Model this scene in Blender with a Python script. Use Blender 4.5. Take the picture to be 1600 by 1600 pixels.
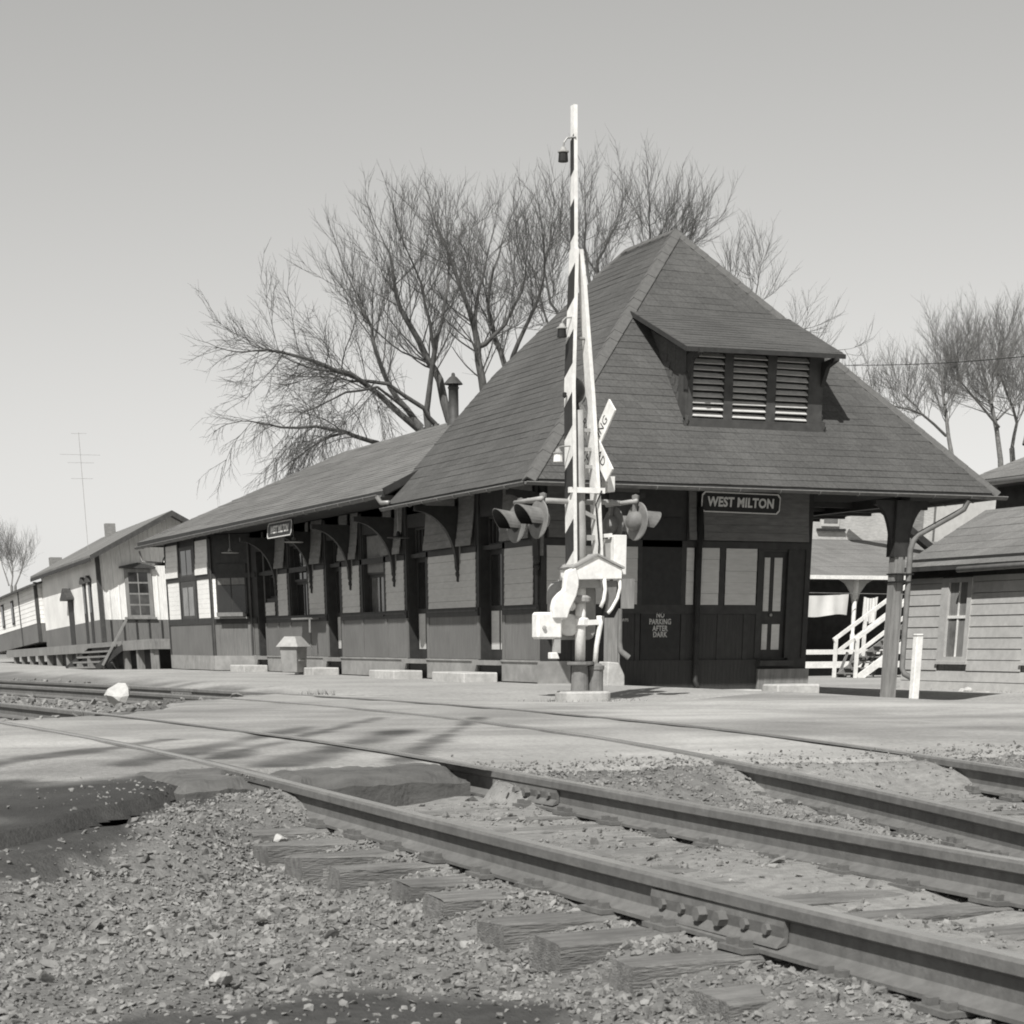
import bpy, math, random
import numpy as np
from mathutils import Vector, Matrix, Euler

random.seed(7); RNG = np.random.default_rng(7)
scene = bpy.context.scene
COL = scene.collection
for o in list(bpy.data.objects): bpy.data.objects.remove(o)

# ------------------------------------------------------------------ camera
CF, CPY, CPITCH, CYAW, CROLL = 2831.589, 2138.478, -0.38168, 0.411063, 0.003581
CAM = np.array([-15.29707, -33.64458, 0.732056])
def _cam_axes():
    cy, sy, cp, sp = math.cos(CYAW), math.sin(CYAW), math.cos(CPITCH), math.sin(CPITCH)
    cr, sr = math.cos(CROLL), math.sin(CROLL)
    fwd = np.array([sy*cp, cy*cp, sp]); right = np.array([cy, -sy, 0.0]); down = -np.cross(right, fwd)
    return cr*right + sr*down, -sr*right + cr*down, fwd
CR, CD, CFW = _cam_axes()
cam_data = bpy.data.cameras.new('camera'); cam = bpy.data.objects.new('camera', cam_data); COL.objects.link(cam)
M3 = Matrix(((CR[0], -CD[0], -CFW[0]), (CR[1], -CD[1], -CFW[1]), (CR[2], -CD[2], -CFW[2])))
cam.matrix_world = Matrix.Translation(Vector(CAM)) @ M3.to_4x4()
cam_data.sensor_fit = 'HORIZONTAL'; cam_data.sensor_width = 36.0
cam_data.lens = CF/1600*36.0
cam_data.shift_y = (CPY-800)/1600
cam_data.clip_start = 0.1; cam_data.clip_end = 3000
cam_data.dof.use_dof = True; cam_data.dof.focus_distance = 33.0; cam_data.dof.aperture_fstop = 15.0
scene.camera = cam

# survey helpers: where a sight line of the photograph meets a wall / plane of the place
def _ray(px, py):
    return CR*((px-800)/CF) + CD*((py-CPY)/CF) + CFW
def at_x(px, py, X): r = _ray(px, py); return CAM + r*((X-CAM[0])/r[0])
def at_y(px, py, Y): r = _ray(px, py); return CAM + r*((Y-CAM[1])/r[1])
def at_z(px, py, Z): r = _ray(px, py); return CAM + r*((Z-CAM[2])/r[2])

# ------------------------------------------------------------------ sky, sun, exposure
SUN = Vector((0.57, 0.62, -1.0)).normalized()          # the way the light travels
ELEV = math.asin(-SUN.z)
world = bpy.data.worlds.new('World'); scene.world = world; world.use_nodes = True
wn, wl = world.node_tree.nodes, world.node_tree.links
wn.clear()
sky = wn.new('ShaderNodeTexSky'); sky.sky_type = 'NISHITA'; sky.sun_disc = False
sky.sun_elevation = ELEV; sky.sun_rotation = math.atan2(-SUN.x, -SUN.y)
sky.altitude = 0; sky.air_density = 2.0; sky.dust_density = 0.0; sky.ozone_density = 1.0
bw = wn.new('ShaderNodeRGBToBW')                        # black-and-white film
tint = wn.new('ShaderNodeMix'); tint.data_type = 'RGBA'; tint.blend_type = 'MULTIPLY'
tint.inputs['Factor'].default_value = 1.0; tint.inputs[7].default_value = (1.0, 0.992, 0.965, 1)
bg = wn.new('ShaderNodeBackground'); bg.inputs['Strength'].default_value = 0.076
wo = wn.new('ShaderNodeOutputWorld')
wl.new(sky.outputs[0], bw.inputs[0]); wl.new(bw.outputs[0], tint.inputs[6])
wl.new(tint.outputs[2], bg.inputs[0]); wl.new(bg.outputs[0], wo.inputs[0])
sd = bpy.data.lights.new('sun', 'SUN'); sd.energy = 4.7; sd.angle = math.radians(0.53); sd.color = (1.0, 0.985, 0.955)
so = bpy.data.objects.new('sun', sd); COL.objects.link(so); so.location = (-20, -20, 40)
so.rotation_euler = SUN.to_track_quat('-Z', 'Y').to_euler()
vs = scene.view_settings
scene.display_settings.display_device = 'sRGB'
vs.view_transform = 'Standard'; vs.look = 'None'; vs.gamma = 1.0; vs.use_curve_mapping = False
vs.exposure = 0.28
scene.cycles.max_bounces = 6
scene.cycles.filter_width = 1.9

# ------------------------------------------------------------------ materials (grey, as the film saw them)
def mat(name, v, rough=0.8, var=0.15, scale=6.0, bump=0.0, bscale=None, stretch=(1, 1, 1), metal=0.0, coarse=0.0, cscale=0.6, spec=None, detail=5.0):
    m = bpy.data.materials.new(name); m.use_nodes = True
    n, l = m.node_tree.nodes, m.node_tree.links
    b = n['Principled BSDF']; b.inputs['Roughness'].default_value = rough; b.inputs['Metallic'].default_value = metal
    b.inputs['Specular IOR Level'].default_value = 0.3 if spec is None else spec
    geo = n.new('ShaderNodeNewGeometry')
    mp = n.new('ShaderNodeVectorMath'); mp.operation = 'MULTIPLY'; mp.inputs[1].default_value = stretch
    l.new(geo.outputs['Position'], mp.inputs[0])
    nz = n.new('ShaderNodeTexNoise'); nz.inputs['Scale'].default_value = scale; nz.inputs['Detail'].default_value = detail; nz.inputs['Roughness'].default_value = 0.6
    l.new(mp.outputs[0], nz.inputs['Vector'])
    mr = n.new('ShaderNodeMapRange'); mr.inputs[1].default_value = 0.3; mr.inputs[2].default_value = 0.7
    mr.inputs[3].default_value = v*(1-var); mr.inputs[4].default_value = v*(1+var)
    l.new(nz.outputs[0], mr.inputs[0]); val = mr.outputs[0]
    if coarse:
        nc = n.new('ShaderNodeTexNoise'); nc.inputs['Scale'].default_value = cscale; nc.inputs['Detail'].default_value = 3
        l.new(geo.outputs['Position'], nc.inputs['Vector'])
        mc = n.new('ShaderNodeMapRange'); mc.inputs[1].default_value = 0.3; mc.inputs[2].default_value = 0.7
        mc.inputs[3].default_value = 1-coarse; mc.inputs[4].default_value = 1+coarse
        l.new(nc.outputs[0], mc.inputs[0])
        mu = n.new('ShaderNodeMath'); mu.operation = 'MULTIPLY'; l.new(val, mu.inputs[0]); l.new(mc.outputs[0], mu.inputs[1]); val = mu.outputs[0]
    cb = n.new('ShaderNodeCombineColor')
    warm = n.new('ShaderNodeMath'); warm.operation = 'MULTIPLY'; warm.inputs[1].default_value = 0.96; l.new(val, warm.inputs[0])
    warm2 = n.new('ShaderNodeMath'); warm2.operation = 'MULTIPLY'; warm2.inputs[1].default_value = 0.99; l.new(val, warm2.inputs[0])
    l.new(val, cb.inputs[0]); l.new(warm2.outputs[0], cb.inputs[1]); l.new(warm.outputs[0], cb.inputs[2])
    l.new(cb.outputs[0], b.inputs['Base Color'])
    if bump:
        nb = n.new('ShaderNodeTexNoise'); nb.inputs['Scale'].default_value = bscale or scale*4; nb.inputs['Detail'].default_value = 4
        l.new(mp.outputs[0], nb.inputs['Vector'])
        bp = n.new('ShaderNodeBump'); bp.inputs['Strength'].default_value = 1.0; bp.inputs['Distance'].default_value = bump
        l.new(nb.outputs[0], bp.inputs['Height']); l.new(bp.outputs[0], b.inputs['Normal'])
    m['val'] = val.node.name
    return m

def shingle_mat(name, v, course, tab=0.33):
    m = mat(name, v, 0.92, 0.22, 22, 0.004, 160, coarse=0.14, cscale=0.5)
    n, l = m.node_tree.nodes, m.node_tree.links
    def math_(op, x, y=None):
        q = n.new('ShaderNodeMath'); q.operation = op
        for i, w in enumerate((x, y)):
            if w is None: continue
            if hasattr(w, 'is_output'): l.new(w, q.inputs[i])
            else: q.inputs[i].default_value = w
        return q.outputs[0]
    geo = n.new('ShaderNodeNewGeometry'); sx = n.new('ShaderNodeSeparateXYZ'); l.new(geo.outputs['Position'], sx.inputs[0])
    oi = n.new('ShaderNodeObjectInfo'); rnd = oi.outputs['Random']
    u = math_('ADD', math_('DIVIDE', math_('ADD', sx.outputs[0], sx.outputs[1]), tab), math_('MULTIPLY', rnd, 13.7))
    cell = math_('FLOOR', u); fr = math_('FRACT', u)
    wnz = n.new('ShaderNodeTexWhiteNoise'); wnz.noise_dimensions = '2D'; cx = n.new('ShaderNodeCombineXYZ'); l.new(cell, cx.inputs[0]); l.new(rnd, cx.inputs[1]); l.new(cx.outputs[0], wnz.inputs['Vector'])
    tone = n.new('ShaderNodeMapRange'); tone.inputs[3].default_value = .89; tone.inputs[4].default_value = 1.06; l.new(wnz.outputs['Value'], tone.inputs[0])
    gap = n.new('ShaderNodeMapRange'); gap.inputs[1].default_value = .02; gap.inputs[2].default_value = .07; gap.inputs[3].default_value = .7; gap.inputs[4].default_value = 1; l.new(fr, gap.inputs[0])
    val = math_('MULTIPLY', tone.outputs[0], gap.outputs[0]); cc = n.new('ShaderNodeCombineColor')
    for i in range(3): l.new(val, cc.inputs[i])
    b = n['Principled BSDF']; src = b.inputs['Base Color'].links[0].from_socket
    mx = n.new('ShaderNodeMix'); mx.data_type = 'RGBA'; mx.blend_type = 'MULTIPLY'; mx.inputs['Factor'].default_value = 1.0
    l.new(src, mx.inputs[6]); l.new(cc.outputs[0], mx.inputs[7]); l.new(mx.outputs[2], b.inputs['Base Color'])
    return m

def groove_mat(name, v, pitch, axis='xy', depth=0.006, var=0.15, dark=0.7, rough=0.75):
    """boards run together: grooves every `pitch` metres along the wall"""
    m = mat(name, v, rough, var, 5, 0, stretch=(6, 6, 0.6), coarse=0.12, cscale=0.8)
    n, l = m.node_tree.nodes, m.node_tree.links
    geo = n.new('ShaderNodeNewGeometry'); sx = n.new('ShaderNodeSeparateXYZ'); l.new(geo.outputs['Position'], sx.inputs[0])
    ad = n.new('ShaderNodeMath')
    if axis == 'xy': l.new(sx.outputs[0], ad.inputs[0]); l.new(sx.outputs[1], ad.inputs[1])
    else: l.new(sx.outputs[2], ad.inputs[0]); ad.inputs[1].default_value = 0
    dv = n.new('ShaderNodeMath'); dv.operation = 'DIVIDE'; dv.inputs[1].default_value = pitch; l.new(ad.outputs[0], dv.inputs[0])
    fr = n.new('ShaderNodeMath'); fr.operation = 'FRACT'; l.new(dv.outputs[0], fr.inputs[0])
    gt = n.new('ShaderNodeMapRange'); gt.inputs[1].default_value = 0.0; gt.inputs[2].default_value = 0.10; gt.inputs[3].default_value = 0; gt.inputs[4].default_value = 1
    l.new(fr.outputs[0], gt.inputs[0])
    b = n['Principled BSDF']; src = b.inputs['Base Color'].links[0].from_socket
    mr = n.new('ShaderNodeMapRange'); mr.inputs[3].default_value = dark; mr.inputs[4].default_value = 1; l.new(gt.outputs[0], mr.inputs[0])
    cc = n.new('ShaderNodeCombineColor')
    for i in range(3): l.new(mr.outputs[0], cc.inputs[i])
    mx = n.new('ShaderNodeMix'); mx.data_type = 'RGBA'; mx.blend_type = 'MULTIPLY'; mx.inputs['Factor'].default_value = 1
    l.new(src, mx.inputs[6]); l.new(cc.outputs[0], mx.inputs[7]); l.new(mx.outputs[2], b.inputs['Base Color'])
    bp = n.new('ShaderNodeBump'); bp.inputs['Distance'].default_value = depth; l.new(gt.outputs[0], bp.inputs['Height']); l.new(bp.outputs[0], b.inputs['Normal'])
    return m

def glass_mat(name, v=0.02):
    m = mat(name, v, 0.06, 0.3, 2.0, 0.004, 1.2, spec=0.6); return m

LOUV = mat('louver_paint', 0.5, 0.7, 0.12, 9, 0.002, 40, coarse=.1)
WHITE = mat('white_paint', 0.73, 0.6, 0.09, 14, 0.002, 60, coarse=0.10, cscale=3.5)
PANEL = mat('pale_siding_paint', 0.5, 0.7, 0.09, 4, 0.003, 30, stretch=(1, 1, 5), coarse=0.08)
BAYW = mat('sun_brightened_paint', 0.76, 0.7, 0.07, 4, 0.003, 30, stretch=(1, 1, 5), coarse=0.06)  # PANEL paint brightened for sun on the bay; the annex shares it
ENDW = mat('shaded_frieze_paint', 0.14, 0.8, 0.2, 4, 0.003, 30, stretch=(1, 1, 5), coarse=0.12)  # FRIEZE darkened, the end wall's shade put into the colour
FRIEZE = mat('faded_frieze_paint', 0.19, 0.8, 0.2, 4, 0.003, 30, stretch=(1, 1, 5), coarse=0.12)
TRIM = mat('dark_trim_paint', 0.036, 0.6, 0.25, 6, 0.002, 40)
TRIMLIT = mat('brown_trim_paint', 0.06, 0.6, 0.25, 6, 0.002, 40)
WAINS = groove_mat('wainscot_paint', 0.145, 0.083, depth=0.004, dark=0.82)
WAINSD = groove_mat('shaded_wainscot_paint', 0.04, 0.083, depth=0.004, dark=0.8)  # WAINS darkened, the end wall's shade put into the colour
BASEB = mat('baseboard_paint', 0.25, 0.8, 0.16, 5, 0.003, 30, coarse=0.15, cscale=1.2)
WOODG = mat('weathered_grey_wood', 0.21, 0.85, 0.25, 4, 0.004, 30, stretch=(3, 3, 0.5), coarse=0.1)
WOODD = mat('dark_wood', 0.05, 0.85, 0.3, 4, 0.003, 30)
SOFFIT = groove_mat('soffit_boards', 0.045, 0.1, depth=0.004)
SHING = shingle_mat('dark_roof_shingles', 0.085, 0.118)
SHINGL = shingle_mat('low_roof_shingles', 0.15, 0.075, 0.3)
SHING2 = shingle_mat('grey_roof_shingles', 0.17, 0.16)
HIPCAP = mat('hip_cap_shingles', 0.115, 0.9, 0.15, 14, 0.004, 120)
GLASS = glass_mat('dark_window_glass')
GLASSL = mat('pale_window_glass', 0.15, 0.1, 0.35, 3, 0.003, 2, spec=0.6)
FLASHM = mat('dull_signal_paint', 0.17, 0.6, 0.18, 9, 0.002, 40, coarse=0.15, cscale=4)
GLASSD = mat('dull_window_glass', 0.07, 0.12, 0.35, 3, 0.003, 2, spec=0.6)
SPOUT = mat('dull_downspout', 0.15, 0.75, 0.2, 6, 0, coarse=.15)
METAL = mat('galvanised_metal', 0.24, 0.45, 0.2, 8, 0, metal=0.3)
GUTTER = mat('gutter_metal', 0.11, 0.5, 0.3, 6, 0, metal=0.2)
BLACK = mat('black_paint', 0.018, 0.5, 0.3, 8)
GREYP = mat('grey_aluminium_paint', 0.32, 0.55, 0.12, 6, 0.002, 40, coarse=0.1, cscale=3)
GREYD = mat('grey_casting', 0.17, 0.7, 0.2, 10, 0.003, 50)
CONC = mat('concrete', 0.42, 0.9, 0.16, 9, 0.008, 40, coarse=0.14, cscale=2)
CONCD = mat('rough_concrete', 0.30, 0.95, 0.3, 8, 0.015, 25, coarse=0.2, cscale=3)
RAILTOP = mat('worn_rail_head', 0.42, 0.35, 0.15, 9, 0, stretch=(1, 0.2, 1), metal=0.6)
RAILWEB = mat('rusty_rail_side', 0.135, 0.85, 0.2, 14, 0.002, 60, coarse=0.12, cscale=1.5)
TIE = mat('weathered_tie_wood', 0.17, 0.95, 0.35, 5, 0.012, 26, stretch=(0.7, 5, 5), coarse=0.2, cscale=2)
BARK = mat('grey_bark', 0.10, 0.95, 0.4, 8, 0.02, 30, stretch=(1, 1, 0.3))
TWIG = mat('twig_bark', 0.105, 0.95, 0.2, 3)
BARKF = mat('hazed_bark', 0.17, 0.95, 0.4, 8, 0.02, 30)  # bark made paler to carry the haze of distance
STONE = mat('ballast_stone', 0.195, 0.95, 0.42, 9, 0.004, 60, coarse=0.25, cscale=7)
LETTER = mat('sign_letter_paint', 0.62, 0.7, 0.1, 20)
STENCIL = mat('stencil_paint', 0.42, 0.8, 0.4, 30)
SHEDW = mat('shed_siding', 0.44, 0.85, 0.1, 7, 0.004, 60, stretch=(1, 1, 1), coarse=0.08, cscale=1.5)
CLOTH = mat('white_cloth', 0.62, 0.9, 0.06, 3)
PLASTER = mat('pale_wall_paint', 0.48, 0.8, 0.1, 4, 0.002, 20)
BRICKW = mat('whitewashed_brick', 0.45, 0.9, 0.2, 5, 0.006, 14, stretch=(1, 1, 4), coarse=0.15, cscale=1)
BRICKG = mat('grey_brick', 0.22, 0.9, 0.25, 5, 0.006, 14, stretch=(1, 1, 4))
GRASS = mat('dead_grass', 0.12, 0.95, 0.4, 6)

# ------------------------------------------------------------------ mesh builder
class MB:
    def __init__(s): s.v = []; s.f = []
    def add(s, verts, faces):
        k = len(s.v); s.v.extend([tuple(map(float, p)) for p in verts]); s.f.extend([tuple(i+k for i in f) for f in faces]); return s
    def box(s, x0, x1, y0, y1, z0, z1):
        return s.add([(x0,y0,z0),(x1,y0,z0),(x1,y1,z0),(x0,y1,z0),(x0,y0,z1),(x1,y0,z1),(x1,y1,z1),(x0,y1,z1)],
                     [(0,3,2,1),(4,5,6,7),(0,1,5,4),(1,2,6,5),(2,3,7,6),(3,0,4,7)])
    def beam(s, a, b, w, h, up=(0,0,1)):
        a, b = Vector(a), Vector(b); d = (b-a).normalized(); u = Vector(up)
        if abs(d.dot(u)) > 0.98: u = Vector((1,0,0))
        r = d.cross(u).normalized(); u = r.cross(d).normalized(); P = []
        for p in (a, b):
            for sx, sz in ((-1,-1),(1,-1),(1,1),(-1,1)): P.append(p + r*(sx*w/2) + u*(sz*h/2))
        return s.add(P, [(0,1,2,3),(7,6,5,4),(0,4,5,1),(1,5,6,2),(2,6,7,3),(3,7,4,0)])
    def prism(s, poly, axis, a, b):
        """poly: 2-D outline in the other two axes (x->(y,z), y->(x,z), z->(x,y)), extruded from a to b"""
        def P(u, v, w): return {'x': (w, u, v), 'y': (u, w, v), 'z': (u, v, w)}[axis]
        n = len(poly); V = [P(u, v, a) for u, v in poly] + [P(u, v, b) for u, v in poly]
        F = [tuple(range(n)), tuple(range(2*n-1, n-1, -1))] + [(i, i+n, (i+1) % n+n, (i+1) % n) for i in range(n)]
        return s.add(V, F)
    def tube(s, pts, r, n=8, cap=True):
        pts = [Vector(p) for p in pts]; k = len(pts); rr = r if hasattr(r, '__len__') else [r]*k; V = []; F = []; ref = None
        for i in range(k):
            d = (pts[min(i+1, k-1)]-pts[max(i-1, 0)]).normalized()
            if ref is None: ref = Vector((0,0,1)) if abs(d.z) < 0.9 else Vector((1,0,0))
            x = d.cross(ref).normalized(); y = x.cross(d).normalized(); ref = y
            for j in range(n):
                t = 2*math.pi*j/n; V.append(pts[i]+(x*math.cos(t)+y*math.sin(t))*rr[i])
        for i in range(k-1):
            for j in range(n): F.append((i*n+j, i*n+(j+1) % n, (i+1)*n+(j+1) % n, (i+1)*n+j))
        if cap: F += [tuple(range(n-1, -1, -1)), tuple((k-1)*n+j for j in range(n))]
        return s.add(V, F)
    def lathe(s, prof, origin=(0,0,0), axis=(0,0,1), n=16, a0=0.0, a1=2*math.pi):
        ax = Vector(axis).normalized(); ref = Vector((0,0,1)) if abs(ax.z) < 0.9 else Vector((1,0,0))
        x = ax.cross(ref).normalized(); y = ax.cross(x).normalized(); o = Vector(origin); V = []; F = []
        full = abs(a1-a0-2*math.pi) < 1e-6; m = n if full else n+1
        for r, h in prof:
            for j in range(m):
                t = a0+(a1-a0)*j/n; V.append(o+ax*h+(x*math.cos(t)+y*math.sin(t))*max(r, 1e-4))
        for i in range(len(prof)-1):
            for j in range(n): F.append((i*m+j, i*m+(j+1) % m, (i+1)*m+(j+1) % m, (i+1)*m+j))
        return s.add(V, F)
    def build(s, name, m, parent=None, kind=None, label=None, smooth=False, loc=None, bevel=0):
        me = bpy.data.meshes.new(name); me.from_pydata(s.v, [], s.f); me.update()
        import bmesh
        bm = bmesh.new(); bm.from_mesh(me); bmesh.ops.recalc_face_normals(bm, faces=bm.faces)
        if bevel: bmesh.ops.bevel(bm, geom=list(bm.edges), offset=bevel, segments=1, affect='EDGES', clamp_overlap=True)
        bm.to_mesh(me); bm.free()
        me.materials.append(m)
        if smooth:
            me.polygons.foreach_set('use_smooth', [True]*len(me.polygons))
        o = bpy.data.objects.new(name, me); COL.objects.link(o)
        if parent: o.parent = parent
        if kind: o['kind'] = kind
        if label: o['label'] = label
        if loc is not None: o.location = loc
        return o

def raw_mesh(name, V, F, m, parent=None, kind=None, smooth=False):
    """V (n,3) array, F (m,k) array of equal-sided faces"""
    V = np.asarray(V, np.float32); F = np.asarray(F, np.int32); k = F.shape[1]
    me = bpy.data.meshes.new(name); me.vertices.add(len(V)); me.vertices.foreach_set('co', V.ravel())
    me.loops.add(F.size); me.loops.foreach_set('vertex_index', F.ravel())
    me.polygons.add(len(F)); me.polygons.foreach_set('loop_start', np.arange(0, F.size, k, dtype=np.int32))
    me.polygons.foreach_set('loop_total', np.full(len(F), k, np.int32))
    me.polygons.foreach_set('use_smooth', np.full(len(F), bool(smooth)))
    me.update(calc_edges=True); me.validate(); me.materials.append(m)
    o = bpy.data.objects.new(name, me); COL.objects.link(o)
    if parent: o.parent = parent
    if kind: o['kind'] = kind
    return o

def thing(name, label, cat, loc=(0,0,0), rz=0.0, group=None, ry=0.0, rx=0.0):
    o = bpy.data.objects.new(name, None); COL.objects.link(o); o.empty_display_size = 0.3
    o.location = loc; o.rotation_euler = (rx, ry, rz); o['label'] = label; o['category'] = cat
    if group: o['group'] = group
    return o
def tag(o, label, cat, group=None):
    o['label'] = label; o['category'] = cat
    if group: o['group'] = group
    return o
def struct(o): o['kind'] = 'structure'; return o

_cube = {}
def piece(name, m, parent, c, size, rot=(0,0,0)):
    """one separate board / slat / block: shares one small block mesh per material"""
    if m.name not in _cube:
        b = MB().box(-.5,.5,-.5,.5,-.5,.5); o = b.build('block', m); _cube[m.name] = o.data; bpy.data.objects.remove(o); _cube[m.name].name = m.name+'_block'
    o = bpy.data.objects.new(name, _cube[m.name]); COL.objects.link(o); o.parent = parent
    o.location = c; o.scale = size; o.rotation_euler = rot
    return o

def text(name, body, m, parent, loc, rot, size, sx=1.0, bold=0.0, extrude=0.003, align='CENTER'):
    cu = bpy.data.curves.new(name, 'FONT'); cu.body = body; cu.size = size; cu.align_x = align; cu.align_y = 'CENTER'
    cu.extrude = extrude; cu.offset = bold; cu.space_character = 1.05; cu.resolution_u = 3; cu.materials.append(m)
    q = bpy.data.objects.new(name, cu); COL.objects.link(q)
    dg = bpy.context.evaluated_depsgraph_get(); me = bpy.data.meshes.new_from_object(q.evaluated_get(dg)); bpy.data.objects.remove(q)
    o = bpy.data.objects.new(name, me); COL.objects.link(o); o.parent = parent; o.location = loc; o.rotation_euler = rot; o.scale = (sx, 1, 1)
    return o

def clip_z(poly, z, keep_above):
    out = []; n = len(poly)
    for i in range(n):
        a, b = poly[i], poly[(i+1) % n]; ia = (a[2] >= z) == keep_above; ib = (b[2] >= z) == keep_above
        if ia: out.append(a)
        if ia != ib:
            t = (z-a[2])/(b[2]-a[2]); out.append(tuple(a[k]+(b[k]-a[k])*t for k in range(3)))
    return out
def shingle_face(poly, course, m, parent, name='shingle_course', thick=0.007, jit=0.003):
    """courses of shingles laid up a roof face from the eave; each course its own strip"""
    P = [Vector(p) for p in poly]; nrm = (P[1]-P[0]).cross(P[2]-P[0]).normalized()
    if nrm.z < 0: nrm = -nrm
    zmin, zmax = min(p[2] for p in poly), max(p[2] for p in poly); z = zmin; k = 0
    while z < zmax-0.01:
        dz = course*(1+random.uniform(-.06, .06)); z1 = min(z+dz, zmax)
        band = clip_z(clip_z([tuple(p) for p in poly], z-1e-6, True), z1+0.02, False)
        if len(band) >= 3:
            th = thick+random.uniform(-jit, jit); n = len(band); V = []
            # subdivide the bottom edge so the butt line wavers a little
            out = []
            for i in range(n):
                a, b = Vector(band[i]), Vector(band[(i+1) % n]); out.append(a)
                if abs(a.z-z) < 2e-3 and abs(b.z-z) < 2e-3 and (b-a).length > 0.8:
                    q = int((b-a).length/0.45)
                    for j in range(1, q): out.append(a.lerp(b, j/q))
            n = len(out)
            for p in out:
                t = 1-(p.z-z)/max(z1+0.02-z, 1e-4)
                w = random.uniform(-.006, .006) if t > .98 else 0
                V.append(p+nrm*(0.004+th*t*(random.uniform(.35, 1.1) if t > .98 else 1))+Vector((0,0,w)))
            V2 = [p-nrm*0.004 for p in out]
            F = [tuple(range(n))]+[(i, (i+1) % n, n+(i+1) % n, n+i) for i in range(n)]
            MB().add(V+V2, F).build(name, m, parent)
        z = z1; k += 1

# ------------------------------------------------------------------ lie of the land
def S(t): t = np.clip(t, 0, 1); return t*t*(3-2*t)
def interp(xs, ys, t): return np.interp(t, xs, ys)
T1Y = [-60,-34,-29.4,-25,-20,-14.5,-10,-7.5,-4,5,20,45,90]; T1X = [-10.5,-11.07,-11.15,-11.27,-11.36,-11.55,-11.9,-12.15,-12.55,-13.7,-16.2,-21.5,-33]
T2Y = [-60,-34,-29,-26.6,-24.4,-22,-20,-18,-13,-8,-3,3,9,20,45,90]; T2X = [-17,-10.35,-9.26,-8.74,-8.29,-7.98,-7.75,-7.45,-7.15,-7.3,-7.85,-8.7,-9.65,-11.6,-16.6,-27.5]
def smooth_curve(ys, xs):
    yy = np.linspace(ys[0], ys[-1], 601); xx = np.interp(yy, ys, xs); k = np.hanning(31); k /= k.sum()
    xp = np.pad(xx, 15, mode='reflect', reflect_type='odd'); return yy, np.convolve(xp, k, 'valid')
TC = [smooth_curve(T1Y, T1X), smooth_curve(T2Y, T2X)]
def track_x(i, y): return np.interp(y, *TC[i])
def rail_z(y): return 0.015-0.115*S((-18.5-np.asarray(y, float))/12.0)
def road_z(x, y):
    x = np.asarray(x, float); y = np.asarray(y, float)
    z = -0.014-0.03*S((x+6.5)/3.5) - 0.40*S((x-0.0)/8.0)*S((y+24)/10)
    z = z + 0.02*np.sin(x*0.9+1.0)*np.sin(y*0.7)*S((x+5)/3) - 0.05*S((-12.6-x)/2.5)
    z = z-0.07*np.exp(-((x+2.8)**2+(y+7.7)**2)/5.0)
    return z + rail_z(y)
def ground_z(x, y):
    x = np.asarray(x, float); y = np.asarray(y, float)
    plat = -0.02-0.42*S((x-0.2)/7.4)*S((3.0-y)/3.5+1.0)           # platform, falling away to the right of the depot
    plat = np.where(x > 6.0, -0.40-0.06*S((x-7)/3)+0.12*S((x-9.6)/1.6), plat)
    plat = np.where(x > 14, -0.45, plat)
    ball = -0.185+rail_z(y)-0.10*S((-12.15-x)/0.45)*S((-22.3-y)/.8)
    a = S((x+6.2)/1.3)                                             # ballast to platform
    z = ball*(1-a)+plat*a-0.26*S((y-24)/16)*S((x+16)/6)
    z = z-0.05*S((-13.4-x)/1.6)*S((-22-y)/3)                      # a dip at the near left
    z = z-0.09*np.exp(-((x+2.8)**2+(y+7.7)**2)/5.0)
    far = S((np.hypot(x+5, y-20)-90)/120)
    return z*(1-far)-0.3*far
ROADP = [(-40,-38),(-16.0,-26.6),(-14.05,-24.85),(-13.3,-24.0),(-12.75,-23.0),(-12.15,-22.75),(-10.5,-22.6),(-8.7,-22.4),(-7.2,-22.6),(-4.0,-21.8),(3,-20.5),(40,-18),(40,-2.5),(9,-3.6),(6.0,-4.4),(2.5,-6.2),(-1.2,-8.3),(-4.0,-9.0),(-5.5,-6.2),(-7.1,-5.2),(-9.0,-8.2),(-10.6,-12.2),(-13.5,-14.6),(-40,-20)]
def in_poly(x, y, poly):
    ins = np.zeros(x.shape, bool); j = len(poly)-1
    for i in range(len(poly)):
        xi, yi = poly[i]; xj, yj = poly[j]
        c = ((yi > y) != (yj > y)) & (x < (xj-xi)*(y-yi)/((yj-yi) if yj != yi else 1e-9)+xi); ins ^= c; j = i
    return ins
def vnoise(x, y, s, seed=0):
    """smooth value noise, metres per cell s"""
    r = np.random.default_rng(seed).random((257, 257)); u = x/s; v = y/s; iu = np.floor(u).astype(int); iv = np.floor(v).astype(int)
    fu = u-iu; fv = v-iv; fu = fu*fu*(3-2*fu); fv = fv*fv*(3-2*fv); g = lambda a, b: r[a % 257, b % 257]
    return (g(iu,iv)*(1-fu)+g(iu+1,iv)*fu)*(1-fv)+(g(iu,iv+1)*(1-fu)+g(iu+1,iv+1)*fu)*fv
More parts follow.
